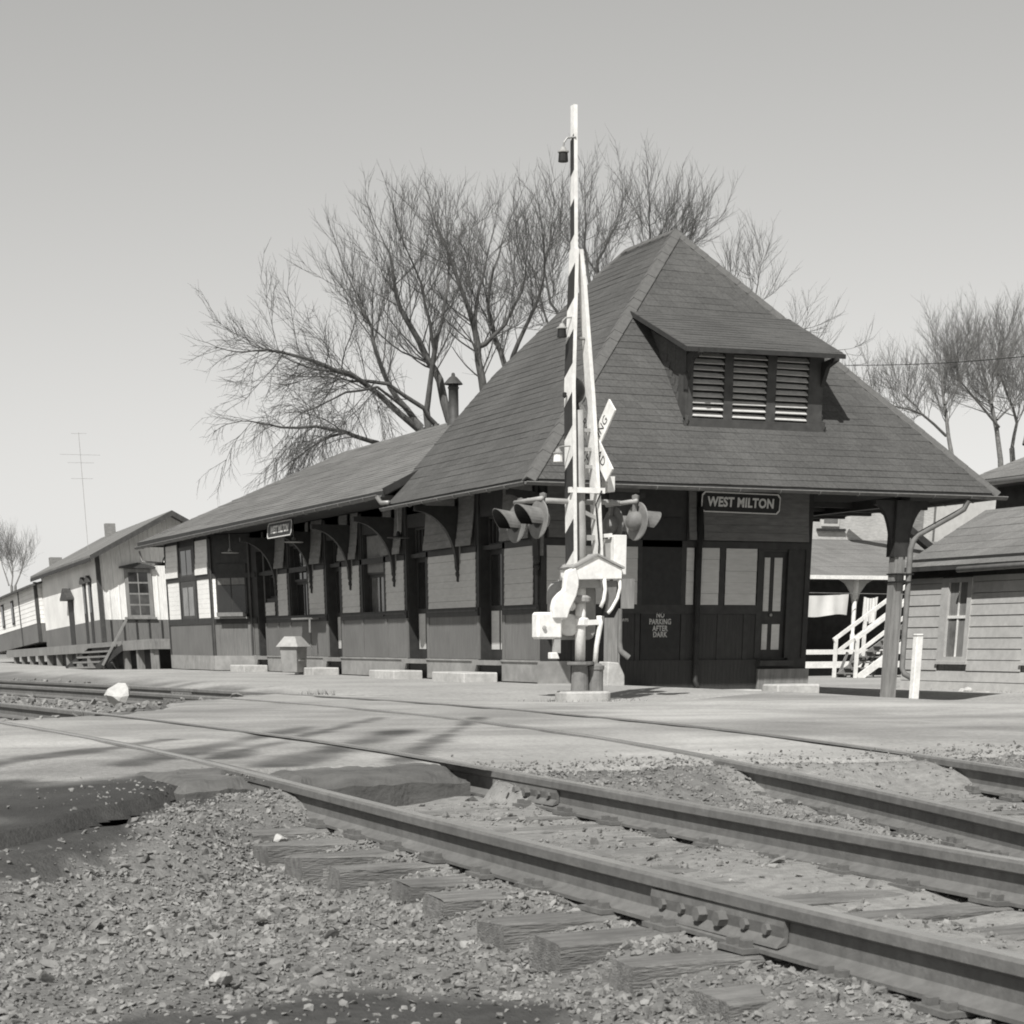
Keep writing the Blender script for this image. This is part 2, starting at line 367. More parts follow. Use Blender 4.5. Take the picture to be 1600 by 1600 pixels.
# dark cinder patches at the near left where little ballast lies
def seg_d(x, y, a, b):
    ax, ay = a[:2]; bx, by = b[:2]; t = np.clip(((x-ax)*(bx-ax)+(y-ay)*(by-ay))/((bx-ax)**2+(by-ay)**2), 0, 1)
    return np.hypot(x-ax-t*(bx-ax), y-ay-t*(by-ay))
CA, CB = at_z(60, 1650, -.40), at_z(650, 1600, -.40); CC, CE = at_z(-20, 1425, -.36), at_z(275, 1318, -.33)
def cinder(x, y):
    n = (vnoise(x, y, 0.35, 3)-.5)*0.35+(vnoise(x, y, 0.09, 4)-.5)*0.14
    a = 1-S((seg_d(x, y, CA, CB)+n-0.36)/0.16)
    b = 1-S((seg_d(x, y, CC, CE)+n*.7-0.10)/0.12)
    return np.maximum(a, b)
def road_shadow(x, y):  # cast shadow painted into the road: a broad patch and long thin streaks
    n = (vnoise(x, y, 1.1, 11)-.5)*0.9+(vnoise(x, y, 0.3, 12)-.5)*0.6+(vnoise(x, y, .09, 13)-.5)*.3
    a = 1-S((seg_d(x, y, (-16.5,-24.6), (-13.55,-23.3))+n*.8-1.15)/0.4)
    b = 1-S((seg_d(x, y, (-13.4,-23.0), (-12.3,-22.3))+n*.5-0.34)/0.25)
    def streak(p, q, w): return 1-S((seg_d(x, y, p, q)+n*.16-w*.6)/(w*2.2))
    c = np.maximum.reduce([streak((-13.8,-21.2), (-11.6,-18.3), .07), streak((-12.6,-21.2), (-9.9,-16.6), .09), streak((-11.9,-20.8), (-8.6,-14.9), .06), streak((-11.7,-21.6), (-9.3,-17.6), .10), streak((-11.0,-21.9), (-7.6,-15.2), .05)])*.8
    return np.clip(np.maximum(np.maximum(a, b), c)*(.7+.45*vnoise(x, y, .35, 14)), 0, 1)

def axis_pts(fine0, fine1, step, lo, hi, g=1.22):
    p = list(np.arange(fine0, fine1+1e-6, step)); s = step; q = fine0
    left = []
    while q > lo: s *= g; q -= s; left.append(q)
    s = step; q = p[-1]; right = []
    while q < hi: s *= g; q += s; right.append(q)
    return np.array(left[::-1]+p+right)
def attr(me, name, vals):
    a = me.attributes.new(name, 'FLOAT', 'POINT'); a.data.foreach_set('value', np.asarray(vals, np.float32))
def ground_mat(name, base, other, attr1, attr2=None, dark=0.03, var=0.25, scale=14, bump=0.012, bscale=60, streak=None):
    m = mat(name, 1.0, 0.95, var, scale, bump, bscale, coarse=0.16, cscale=0.45)
    n, l = m.node_tree.nodes, m.node_tree.links; b = n['Principled BSDF']; src = b.inputs['Base Color'].links[0].from_socket
    a1 = n.new('ShaderNodeAttribute'); a1.attribute_name = attr1
    mr = n.new('ShaderNodeMapRange'); mr.inputs[3].default_value = base; mr.inputs[4].default_value = other; l.new(a1.outputs['Fac'], mr.inputs[0]); v = mr.outputs[0]
    if attr2:
        a2 = n.new('ShaderNodeAttribute'); a2.attribute_name = attr2
        mx = n.new('ShaderNodeMix'); mx.data_type = 'FLOAT'; l.new(a2.outputs['Fac'], mx.inputs[0]); l.new(v, mx.inputs[2]); mx.inputs[3].default_value = dark; v = mx.outputs[0]
    if streak:
        geo = n.new('ShaderNodeNewGeometry'); mp = n.new('ShaderNodeMapping'); mp.inputs['Rotation'].default_value = (0, 0, streak[0]); mp.inputs['Scale'].default_value = streak[1]
        l.new(geo.outputs['Position'], mp.inputs[0]); nz = n.new('ShaderNodeTexNoise'); nz.inputs['Scale'].default_value = 1.0; nz.inputs['Detail'].default_value = 3; l.new(mp.outputs[0], nz.inputs[0])
        ms = n.new('ShaderNodeMapRange'); ms.inputs[1].default_value = .34; ms.inputs[2].default_value = .66; ms.inputs[3].default_value = 1-streak[2]; ms.inputs[4].default_value = 1+streak[2]; l.new(nz.outputs[0], ms.inputs[0])
        mm = n.new('ShaderNodeMath'); mm.operation = 'MULTIPLY'; l.new(v, mm.inputs[0]); l.new(ms.outputs[0], mm.inputs[1]); v = mm.outputs[0]
    cc = n.new('ShaderNodeCombineColor')
    for i in range(3): l.new(v, cc.inputs[i])
    mx = n.new('ShaderNodeMix'); mx.data_type = 'RGBA'; mx.blend_type = 'MULTIPLY'; mx.inputs['Factor'].default_value = 1
    l.new(src, mx.inputs[6]); l.new(cc.outputs[0], mx.inputs[7]); l.new(mx.outputs[2], b.inputs['Base Color'])
    return m

def grid_faces(nx, ny):
    i = np.arange(nx-1)[:, None]*ny+np.arange(ny-1)[None, :]
    return np.stack([i, i+ny, i+ny+1, i+1], -1).reshape(-1, 4)

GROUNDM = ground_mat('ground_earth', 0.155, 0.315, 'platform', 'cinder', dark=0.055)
ROADM = ground_mat('dusty_road', 0.235, 0.37, 'pale', 'painted_shadow', dark=0.045, var=0.22, scale=26, bump=0.010, bscale=70, streak=(0.32, (0.25, 1.1, 1), 0.13))  # second attribute darkens the road where shadow is painted on
gx = axis_pts(-16.2, 12.6, 0.12, -900, 900, 1.3); gy = axis_pts(-30.6, 4, 0.14, -300, 1500, 1.3)
GX, GY = np.meshgrid(gx, gy, indexing='ij'); GZ = ground_z(GX, GY)
near = 1-S((np.hypot(GX+12, GY+26)-14)/10)
GZ = GZ+near*((vnoise(GX, GY, .45, 5)-.5)*.05+(vnoise(GX, GY, .16, 6)-.5)*.025)
inr = in_poly(GX, GY, ROADP)
rd = np.full(GX.shape, 1e9)
for i in range(len(ROADP)): rd = np.minimum(rd, seg_d(GX, GY, ROADP[i], ROADP[(i+1) % len(ROADP)]))
rb = 1-S((rd+(vnoise(GX, GY, .3, 8)-.5)*.35-.1)/.85)              # broken road edge crumbling into the ballast
tgt = road_z(GX, GY)-.012
rb = np.where((GX < -12.05) & (GY < -22.3), rb*.8, rb)
bt = (np.abs(GX-track_x(0, GY)) < .66) & (GY < -22.4)                # the slabs close the road between the rails
rb = np.where(bt, 0, rb); rb = np.where((np.abs(GX-track_x(0, GY)) < .95) | (np.abs(GX-track_x(1, GY)) < .95), np.minimum(rb, .97), rb)
GZ = np.where(inr, GZ, np.where(tgt > GZ, GZ*(1-rb)+tgt*rb, GZ))
GZ = np.where(inr, np.minimum(GZ, road_z(GX, GY)-0.06), GZ)
g = raw_mesh('ground', np.stack([GX, GY, GZ], -1).reshape(-1, 3), grid_faces(len(gx), len(gy)), GROUNDM, kind='structure', smooth=True)
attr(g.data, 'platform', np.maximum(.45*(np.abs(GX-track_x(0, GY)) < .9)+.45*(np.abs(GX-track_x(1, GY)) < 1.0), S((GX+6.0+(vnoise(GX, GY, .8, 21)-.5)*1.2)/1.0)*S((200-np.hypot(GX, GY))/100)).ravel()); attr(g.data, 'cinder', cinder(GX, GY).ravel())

rx = np.concatenate([axis_pts(-17.5, -12.0, 0.07, -39, -12.0, 1.25), axis_pts(-11.9, 8, 0.11, -11.95, 39, 1.25)[1:]]); rx = np.unique(np.round(rx, 4)); ry = np.concatenate([np.arange(-30, -21.5, 0.07), np.arange(-21.5, -2.4, 0.11)])
RX, RY = np.meshgrid(rx, ry, indexing='ij'); jn = (vnoise(RX, RY, .9, 30)-.5)*.5+(vnoise(RX, RY, .5, 31)-.5)*.4+(vnoise(RX, RY, .15, 32)-.5)*.2
keep = in_poly(RX+jn, RY+jn*.8, ROADP) & ~((np.abs(RX-track_x(0, RY)) < .70) & (RY < -21.9)) & ~((RX > -12.55) & (RX < track_x(0, RY)) & (RY < -21.95))
fq = grid_faces(len(rx), len(ry)); fk = keep.ravel()[fq].all(1); fq = fq[fk]
RZ = road_z(RX, RY)+(vnoise(RX, RY, .6, 33)-.5)*.012
vtx = np.stack([RX, RY, RZ], -1).reshape(-1, 3)
# drop the rim so the road has an edge
cnt = np.bincount(fq.ravel(), minlength=len(vtx)); rim = (cnt > 0) & (cnt < 4); vtx[rim, 2] -= np.where(vtx[rim, 0] < -12.1, .07, .04)
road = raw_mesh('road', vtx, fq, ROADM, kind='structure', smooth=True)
attr(road.data, 'pale', np.clip(S(vnoise(RX, RY, 2.6, 35)*1.9-.45)*.75+.55*vnoise(RX, RY, .6, 36)-.1+.35*(vnoise(RX, RY, .17, 37)-.5), 0, 1).ravel()); attr(road.data, 'painted_shadow', road_shadow(RX, RY).ravel())

# ------------------------------------------------------------------ railway tracks
RP = [(-.07,-.172),(.07,-.172),(.07,-.158),(.022,-.142),(.010,-.13),(.010,-.062),(.038,-.046),(.038,-.012),(.028,0),(-.028,0),(-.038,-.012),(-.038,-.046),(-.010,-.062),(-.010,-.13),(-.022,-.142),(-.07,-.158)]
def rail_mesh(ti, side, y0, y1, step):
    ys = np.arange(y0, y1+1e-6, step); V = []; n = len(RP)
    for y in ys:
        xc = track_x(ti, y); t = (track_x(ti, y+.2)-track_x(ti, y-.2))/.4; L = math.hypot(1, t); nx, ny = 1/L, -t/L
        for u, w in RP: V.append((xc+nx*(side*.7545+u), y+ny*(side*.7545+u), float(rail_z(y))+w))
    F = [(i*n+j, i*n+(j+1) % n, (i+1)*n+(j+1) % n, (i+1)*n+j) for i in range(len(ys)-1) for j in range(n)]
    F += []
    return V, F
def track_pt(ti, side, y, off=0.0):
    xc = float(track_x(ti, y)); t = float((track_x(ti, y+.2)-track_x(ti, y-.2))/.4); L = math.hypot(1, t)
    return Vector((xc+(side*.7545+off)/L, y-t*(side*.7545+off)/L, float(rail_z(y)))), math.atan2(-t, 1)
tie_plate_me = MB().box(-.13,.13,-.09,.09,0,.018)
for px_, py_ in ((-.095,-.05),(.095,.05),(-.095,.04),(.095,-.04)):
    tie_plate_me.box(px_-.018, px_+.018, py_-.018, py_+.018, .018, .042)
_tp = tie_plate_me.build('tie_plate', RAILWEB); TP = _tp.data; bpy.data.objects.remove(_tp)
tie_variants = []
for k in range(4):
    b = MB(); nseg = 7; V = []
    for i in range(nseg):
        x = -1.28+2.56*i/(nseg-1)
        for u, w in ((-.112,-.16),(.112,-.16),(.115,-.012),(.095,0),(-.095,0),(-.115,-.012)):
            V.append((x+random.uniform(-.02,.02)*(i in (0, nseg-1)), u+random.uniform(-.008,.008), w+random.uniform(-.012,.004)))
    F = [(i*6+j, i*6+(j+1) % 6, (i+1)*6+(j+1) % 6, (i+1)*6+j) for i in range(nseg-1) for j in range(6)]+[(0,1,2,3,4,5), tuple((nseg-1)*6+j for j in range(5,-1,-1))]
    o = b.add(V, F).build('tie', TIE); tie_variants.append(o.data); bpy.data.objects.remove(o)
def joint_bar(track, ti, side, face, y):
    p, a = track_pt(ti, side, y)
    # splice plate lying in the fishing of the rail
    pr = [(.012,-.058),(.030,-.052),(.034,-.08),(.028,-.118),(.052,-.140),(.058,-.150),(.016,-.140)]
    b = MB().prism([(face*u, w) for u, w in pr], 'y', -.46, .46).build('joint_bar', RAILWEB, track); b.location = p; b.rotation_euler = (0,0,a)
    for q in (-.36,-.22,-.07,.07,.22,.36):
        bolt = MB().lathe([(0,.034),(.027,.034),(.030,.0),(.03,-.03)] if int(q*100) % 2 else [(0,.016),(.02,.016),(.022,-.02)], (face*.032, q, -.098), (face,0,0), 6).build('bolt', RAILWEB, b)
for ti, (lab, y0, y1, bury) in enumerate([('nearer railway track with bolted rail joint, running from the right foreground across the road', -33.5, 80, (-22.7,-12.0)),
                                          ('farther railway track beside the depot platform, half buried in the road', -33.0, 80, (-22.4,-6.6))]):
    tr = thing('railway_track', lab, 'railway track', (0,0,0), 0, 'railway tracks over the road crossing')
    for side in (-1, 1):
        V, F = rail_mesh(ti, side, y0, 12, .25); V2, F2 = rail_mesh(ti, side, 12, y1, 2.0)
        b = MB().add(V, F); b.add(V2, F2); r = b.build('rail', RAILWEB, tr); r.data.materials.append(RAILTOP)
        for p in r.data.polygons:
            if p.normal.z > .7 and p.center.z > float(rail_z(p.center.y))-.006: p.material_index = 1
    y = y0; k = 0
    while y < 30:
        if not (bury[0]-.1 < y < bury[1]) and not (ti == 1 and y < -29):
            xc = float(track_x(ti, y)); t = float((track_x(ti, y+.2)-track_x(ti, y-.2))/.4)
            o = bpy.data.objects.new('railroad_tie', random.choice(tie_variants)); COL.objects.link(o); o.parent = tr
            o.location = (xc-.02+random.uniform(-.06,.06), y+random.uniform(-.03,.03), float(rail_z(y))-.176+(-.02 if y > -20 else random.uniform(-.012,.004))); o.rotation_euler = (random.uniform(-.012,.012), random.uniform(-.008,.008), -t+random.uniform(-.022,.022))
            if y < -22:
                for side in (-1, 1):
                    p, a = track_pt(ti, side, o.location.y); q = bpy.data.objects.new('tie_plate', TP); COL.objects.link(q); q.parent = o
                    q.location = (side*.7545+(xc-o.location.x), 0, .0); q.rotation_euler = (0,0,random.uniform(-.04,.04))
        y += .54+random.uniform(-.022,.022) if y < -20 else .6; k += 1
    if ti == 0:
        joint_bar(tr, 0, -1, -1, float(at_z(1158, 1425, -.18)[1])); joint_bar(tr, 0, 1, -1, float(at_z(852, 1238, -.13)[1])); joint_bar(tr, 0, -1, -1, float(at_z(455, 1232, -.10)[1]))
    else:
        joint_bar(tr, 1, -1, -1, -5.2); joint_bar(tr, 1, 1, -1, -1.6)
    # dark mud packed in the flangeways of the crossing
    for side in (-1, 1):
        ys = np.arange(bury[0]+.1, bury[1]-.3, .3); b = MB(); V = []
        for yy in ys:
            for off in (-side*.042, -side*.085):
                p, a = track_pt(ti, side, yy, off); V.append((p.x, p.y, float(road_z(p.x, p.y))+.009))
        b.add(V, [(2*i, 2*i+1, 2*i+3, 2*i+2) for i in range(len(ys)-1)]).build('flangeway_mud', TIE, tr)

# slabs that end the road at the near side
def lump(name, label, cat, quad, z0, z1, m, group=None, nu=36, nv=14, seed=0):
    """worn slab: quad = four plan corners; rounded, pitted and broken along its edges"""
    c = np.mean(quad, 0); t = thing(name, label, cat, (float(c[0]), float(c[1]), z0), 0, group); q = np.array(quad, float)-c
    U, W = np.meshgrid(np.linspace(0, 1, nu), np.linspace(0, 1, nv), indexing='ij')
    X = (q[0,0]*(1-U)+q[1,0]*U)*(1-W)+(q[3,0]*(1-U)+q[2,0]*U)*W; Y = (q[0,1]*(1-U)+q[1,1]*U)*(1-W)+(q[3,1]*(1-U)+q[2,1]*U)*W
    lu = np.hypot(*(q[1]-q[0])); lv = np.hypot(*(q[3]-q[0])); e = np.minimum(np.minimum(U, 1-U)*lu, np.minimum(W, 1-W)*lv)
    n1 = vnoise(X+9+seed, Y+7, .22, 91)-.5; n2 = vnoise(X+5, Y+3+seed, .07, 92)-.5
    Z = (z1-z0)-.07*(1-S((e+n1*.05)/.10))+n1*.03+n2*.018
    X = X+n1*.05; Y = Y+(vnoise(X+2, Y+8, .2, 93)-.5)*.05
    V = list(np.stack([X, Y, Z], -1).reshape(-1, 3)); F = [tuple(f) for f in grid_faces(nu, nv)]
    per = [i*nv for i in range(nu)]+[(nu-1)*nv+j for j in range(1, nv)]+[i*nv+nv-1 for i in range(nu-2, -1, -1)]+[j for j in range(nv-2, 0, -1)]
    k = len(V); V += [(V[i][0]*1.0, V[i][1]*1.0, -.06) for i in per]; n = len(per)
    F += [(per[i], per[(i+1) % n], k+(i+1) % n, k+i) for i in range(n)]
    MB().add(V, F).build('slab', m, t); return t
SLABM = mat('worn_plank', 0.11, 0.95, 0.2, 6, 0.008, 30, stretch=(.5, 3, 1), coarse=0.25, cscale=1.5)
lump('crossing_slab', 'long worn slab closing the road between the two near rails', 'slab', [(-11.92,-22.66), (-10.70,-22.50), (-10.70,-21.75), (-11.92,-21.85)], -.22, -.02, SLABM, 'slabs at the road crossing')
lump('crossing_slab', 'short dark slab end against the outside of the near rail', 'slab', [(-12.72,-23.0), (-12.16,-22.84), (-12.16,-21.8), (-12.8,-21.8)], -.26, -.005, SLABM, 'slabs at the road crossing', 20, 20, 3)

# ------------------------------------------------------------------ the depot
dep = thing('depot_building', 'dark wooden railway depot with steep hipped shingle roof and louvred dormer', 'depot')
Z1, Z2, Z3, ZT = 0.38, 1.374, 2.39, 3.52
WD, YEND = 5.9, 25.6
def solid_wall(name, plane, u0, u1, z0, z1, depth0, depth1, openings, m):
    """wall with real openings; plane 'x' runs along Y (long wall), 'y' runs along X (end wall)"""
    b = MB()
    def bx(a, c, p, q):
        if c-a < 1e-3 or q-p < 1e-3: return
        if plane == 'x': b.box(depth0, depth1, a, c, p, q)
        else: b.box(a, c, depth0, depth1, p, q)
    u = u0
    for a, c, p, q in sorted(openings):
        bx(u, a, z0, z1); bx(a, c, z0, p); bx(a, c, q, z1); u = c
    bx(u, u1, z0, z1); return b.build(name, m, dep)
# openings of the track-side wall (Y0, Y1, z0, z1)
DOORS = [(1.82, 2.88), (5.92, 6.98), (11.72, 12.6), (18.02, 18.75)]
WINS = [(8.58, 9.92), (14.3, 15.63)]
ops = [(a, c, Z1, 3.02) for a, c in DOORS]+[(a, c, 1.32, 3.02) for a, c in WINS]+[(17.02, 17.92, 1.82, 2.9)]
solid_wall('wall', 'x', 0.12, 20.6, 0.0, ZT, 0.0, 0.26, ops, TRIM)
E_DOOR = (4.84, 5.34); E_WIN = (2.12, 2.98)
solid_wall('wall', 'y', 0.0, WD, -0.25, ZT, 0.0, 0.12, [(E_DOOR[0], E_DOOR[1]+.12, .36, 2.34)], TRIM)
MB().box(WD-.12, WD, .12, YEND, -.3, ZT).build('wall', TRIM, dep)
MB().box(0.0, WD-.12, YEND-.12, YEND, -.3, ZT).build('wall', TRIM, dep)
MB().box(.3, WD-.2, .2, YEND-.2, .3, .36).build('floor', WOODD, dep)

def panel_boards(plane, u0, u1, z0, z1, off, m, exposure=.127, name='siding_board', lap=.012, flare=0):
    pn = MB()
    L = u1-u0; c = (u0+u1)/2
    pnl = (MB().box(off-.02, off, u0, u1, z0, z1) if plane == 'x' else MB().box(u0, u1, off-.02, off, z0, z1)).build('siding_panel', TRIMLIT, dep)
    n = max(1, round((z1-z0)/exposure)); e = (z1-z0)/n
    for i in range(n):
        zc = z0+e*(i+.5); out = off-.030-flare*(1-(i+.5)/n)**2*.10
        tilt = math.atan2(lap, e)
        if plane == 'x': piece(name, m, pnl, (out-random.uniform(0,.003), c, zc+random.uniform(-.002,.002)), (.014, L, e*.985), (0, tilt, random.uniform(-.0006,.0006)))
        else: piece(name, m, pnl, (c, out-random.uniform(0,.003), zc+random.uniform(-.002,.002)), (L, .014, e*.985), (-tilt, 0, random.uniform(-.001,.001)))
    return pnl
# track side, pale boarded panels between the doors and windows
PAN = [(.25,1.59),(3.06,5.68),(7.17,8.33),(10.16,11.4),(12.81,14.02),(15.88,16.72)]
for a, c in PAN: panel_boards('x', a, c, Z2+.004, Z3, -.004, PANEL)
panel_boards('x', 17.05, 17.9, 1.4, 1.72, -.004, PANEL)
# wainscot of upright boards, baseboard, rails
segs = []
edges = [0.0]+[v for d in sorted(DOORS) for v in (d[0]-.1, d[1]+.1)]+[19.2]
for a, c in zip(edges[0::2], edges[1::2]):
    MB().box(-.012, 0, a, c, Z1+.02, Z2-.16).build('wainscot', WAINS, dep)
    MB().box(-.05, 0, a, c, 0.0, Z1-.02).build('baseboard', BASEB, dep)
    MB().box(-.075, 0, a-.01, c+.01, Z1-.02, Z1+.012).build('water_table', BASEB, dep)
    MB().box(-.035, 0, a, c, Z2-.16, Z2-.004).build('sill_rail', TRIM, dep)
    MB().box(-.055, -.0352, a+.06, c-.06, Z2-.075, Z2-.045).build('sill_moulding', TRIMLIT, dep)
    y = a
    MB().box(-.03, 0, a, c, Z3+.004, Z3+.12).build('head_rail', TRIM, dep)
for y in [.12,1.67,2.97,5.78,7.08,8.42,10.04,11.5,12.7,14.12,15.76,16.86,17.97]:
    MB().box(-.032, 0, y-.065, y+.065, Z1+.015, Z2-.162).build('batten', WAINS, dep)
    MB().box(-.03, 0, y-.07, y+.07, Z2, ZT-.05).build('stile', TRIM, dep)
# frieze boards with flared foot between the brackets
BRK = [3.95, 7.72, 10.72, 13.72, 16.78]
for a, c in [(.25,1.6),(3.05,3.85),(4.08,5.7),(7.15,7.6),(7.84,8.36),(10.1,10.6),(10.84,11.42),(12.78,13.6),(13.84,14.05),(15.84,16.66)]:
    panel_boards('x', a, c, Z3+.13, ZT-.02, -.02, FRIEZE, .15, flare=1.0)
def sash(plane, u0, u1, z0, z1, off, glass, m, nx, nz, label=None, thick=.05, bar=.035, frame=.06):
    b = MB()
    def bx(a, c, p, q, d0, d1):
        if plane == 'x': b.box(d0, d1, a, c, p, q)
        else: b.box(a, c, d0, d1, p, q)
    bx(u0, u0+frame, z0, z1, off, off+thick); bx(u1-frame, u1, z0, z1, off, off+thick); bx(u0+frame, u1-frame, z0, z0+frame, off, off+thick); bx(u0+frame, u1-frame, z1-frame, z1, off, off+thick)
    for i in range(1, nx): u = u0+(u1-u0)*i/nx; bx(u-bar/2, u+bar/2, z0+frame, z1-frame, off+.006, off+thick-.006)
    for i in range(1, nz):
        z = z0+(z1-z0)*i/nz
        for k in range(nx):
            a = u0+(u1-u0)*k/nx+(frame if k == 0 else bar/2); c = u0+(u1-u0)*(k+1)/nx-(frame if k == nx-1 else bar/2); bx(a, c, z-bar/2, z+bar/2, off+.006, off+thick-.006)
    w = b.build('window', m, dep)
    for i in range(nx):
        for j in range(nz):
            g = MB(); a, c = u0+(u1-u0)*i/nx, u0+(u1-u0)*(i+1)/nx; p, q = z0+(z1-z0)*j/nz, z0+(z1-z0)*(j+1)/nz; d = off+thick*.5+random.uniform(-.003,.003)
            if plane == 'x': g.add([(d,a,p),(d+random.uniform(-.004,.004),c,p),(d,c,q),(d,a,q)], [(0,1,2,3)])
            else: g.add([(a,d,p),(c,d+random.uniform(-.004,.004),p),(c,d,q),(a,d,q)], [(0,1,2,3)])
            g.build('pane', glass, w)
    return w
# recessed doors with pale lower panels
for k, (a, c) in enumerate(DOORS):
    MB().box(-.17, .2, a-.1, c+.1, Z1-.09, Z1-.0).build('doorstep', BASEB, dep)
    d = MB().box(.2, .245, a, c, Z1, 2.42).build('door', TRIM, dep)
    m_ = (a+c)/2
    for p, q in ((a+.1, m_-.04), (m_+.04, c-.1)):
        MB().box(.19, .1995, p, q, Z1+.2, Z1+.92).build('door_panel', PANEL, d)
        MB().box(.192, .1995, p, q, Z1+1.02, Z1+1.95).build('pane', GLASS, d)
    MB().lathe([(0,.05),(.028,.045),(.03,.02),(.012,.0)], (.195, a+.06, Z1+.98), (-1,0,0), 10).build('handle', METAL, d)
    MB().box(.06, .25, a, c, 2.42, 2.5).build('transom_bar', TRIM, dep)
    sash('x', a+.02, c-.02, 2.5, 3.02, .17, GLASS, TRIMLIT, 5, 1, bar=.03, frame=.04)
for k, (a, c) in enumerate(WINS):
    MB().box(-.06, .2, a-.08, c+.08, 1.27, 1.32).build('window_sill', TRIM, dep)
    sash('x', a, c, 1.32, 2.17, .14, GLASSL if k == 0 else GLASS, TRIM, 2, 1)
    sash('x', a, c, 2.17, 3.02, .09, GLASS, TRIM, 2, 1)
    if k == 0: MB().add([(.082,a+.06,2.2),(.082,c-.05,2.22),(.078,c-.05,2.98),(.078,a+.06,2.98)], [(0,1,2,3)]).build('window_blind', GREYD, dep)
sash('x', 17.02, 17.92, 1.82, 2.9, .1, GLASS, TRIM, 2, 2)

# eave brackets: solid knee with a curved under-edge, a back board and a turned drop
def bracket(y, out=.98, z_low=2.16, corner=None):
    pts = [(0, z_low), (0, 3.27), (-out, 3.27), (-out, 3.17)]
    for i in range(1, 12):
        t = i/12*math.pi/2; pts.append((-out+ (out-.1)*math.sin(t), z_low+(3.17-z_low)*math.cos(t)+0.0))
    pts.append((-.1, z_low))
    b = MB().prism(pts, 'y', -.055, .055)
    o = b.build('bracket', TRIM, dep)
    MB().lathe([(.0,-.30),(.03,-.28),(.028,-.2),(.05,-.17),(.05,-.12),(.032,-.1),(.06,-.04),(.06,0)], (-.06, 0, z_low), n=8).build('drop', TRIM, o)
    MB().box(-.045, -.0, -.11, .11, z_low+.05, 3.25).build('back_board', FRIEZE, o)
    o.location = (-.004, y, 0)
    return o
for y in BRK: bracket(y)
c_ = bracket(.06); c_.rotation_euler = (0, 0, math.radians(38)); c_.scale = (1.2, 1, 1)
# end wall
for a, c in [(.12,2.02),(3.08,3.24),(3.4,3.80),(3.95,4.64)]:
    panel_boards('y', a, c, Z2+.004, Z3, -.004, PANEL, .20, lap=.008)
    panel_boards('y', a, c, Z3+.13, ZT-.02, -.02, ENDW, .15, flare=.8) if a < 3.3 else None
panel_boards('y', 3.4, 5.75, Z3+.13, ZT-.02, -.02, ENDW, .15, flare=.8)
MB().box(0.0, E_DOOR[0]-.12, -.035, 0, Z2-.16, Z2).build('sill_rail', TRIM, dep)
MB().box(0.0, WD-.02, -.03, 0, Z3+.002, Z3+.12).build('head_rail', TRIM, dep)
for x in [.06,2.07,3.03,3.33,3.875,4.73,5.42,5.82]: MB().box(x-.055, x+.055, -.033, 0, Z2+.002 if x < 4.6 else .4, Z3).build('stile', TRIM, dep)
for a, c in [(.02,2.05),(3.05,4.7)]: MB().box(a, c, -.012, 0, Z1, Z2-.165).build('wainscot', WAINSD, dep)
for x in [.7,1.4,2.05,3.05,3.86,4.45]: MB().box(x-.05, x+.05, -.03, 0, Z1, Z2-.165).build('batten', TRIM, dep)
MB().box(-.05, .62, -.05, 0, -.2, Z1-.002).build('baseboard', BASEB, dep); MB().box(.62, 4.72, -.05, 0, -.2, Z1-.002).build('baseboard', WAINSD, dep)  # second length coloured darker to stand for the eave's shadow
MB().box(4.74, WD+.02, -.1, 0, -.25, .2).build('stone_plinth', WOODG, dep)
MB().box(4.72, 5.5, -.2, 0, .26, .36).build('doorstep', WOODD, dep)
fd = MB().box(E_WIN[0], E_WIN[1], -.03, 0, Z1, 2.9).build('freight_door', BLACK, dep)
ed = MB().box(E_DOOR[0], E_DOOR[1]+.12, .05, .09, .37, 2.34).build('door', TRIM, dep)
for a, c in ((4.865,4.99),(5.09,5.27)):
    for p, q in ((.56,1.03),(1.27,2.24)): MB().box(a, c, .04, .0495, p, q).build('door_panel', PANEL, ed)
MB().lathe([(0,.06),(.03,.05),(.03,.02),(.012,0)], (5.04,.05,1.2), (0,-1,0), 10).build('handle', METAL, ed)
for i, (s_, z_) in enumerate((('NO',1.19),('PARKING',1.07),('AFTER',.95),('DARK',.84))):
    text('lettering', s_, STENCIL, fd, (2.54, -.034, z_), (math.pi/2, 0, 0), .135, .82, .004, .001)
text('lettering', 'WPS', STENCIL, dep, (1.78, -.034, 1.1), (math.pi/2, 0, 0), .075, .9, .002, .001)
# downspout in the middle of the end wall
MB().tube([(3.31,-.12,3.1),(3.31,-.1,.0),(3.33,-.18,-.12)], .055, 10).build('downspout', TRIM, dep, smooth=True)

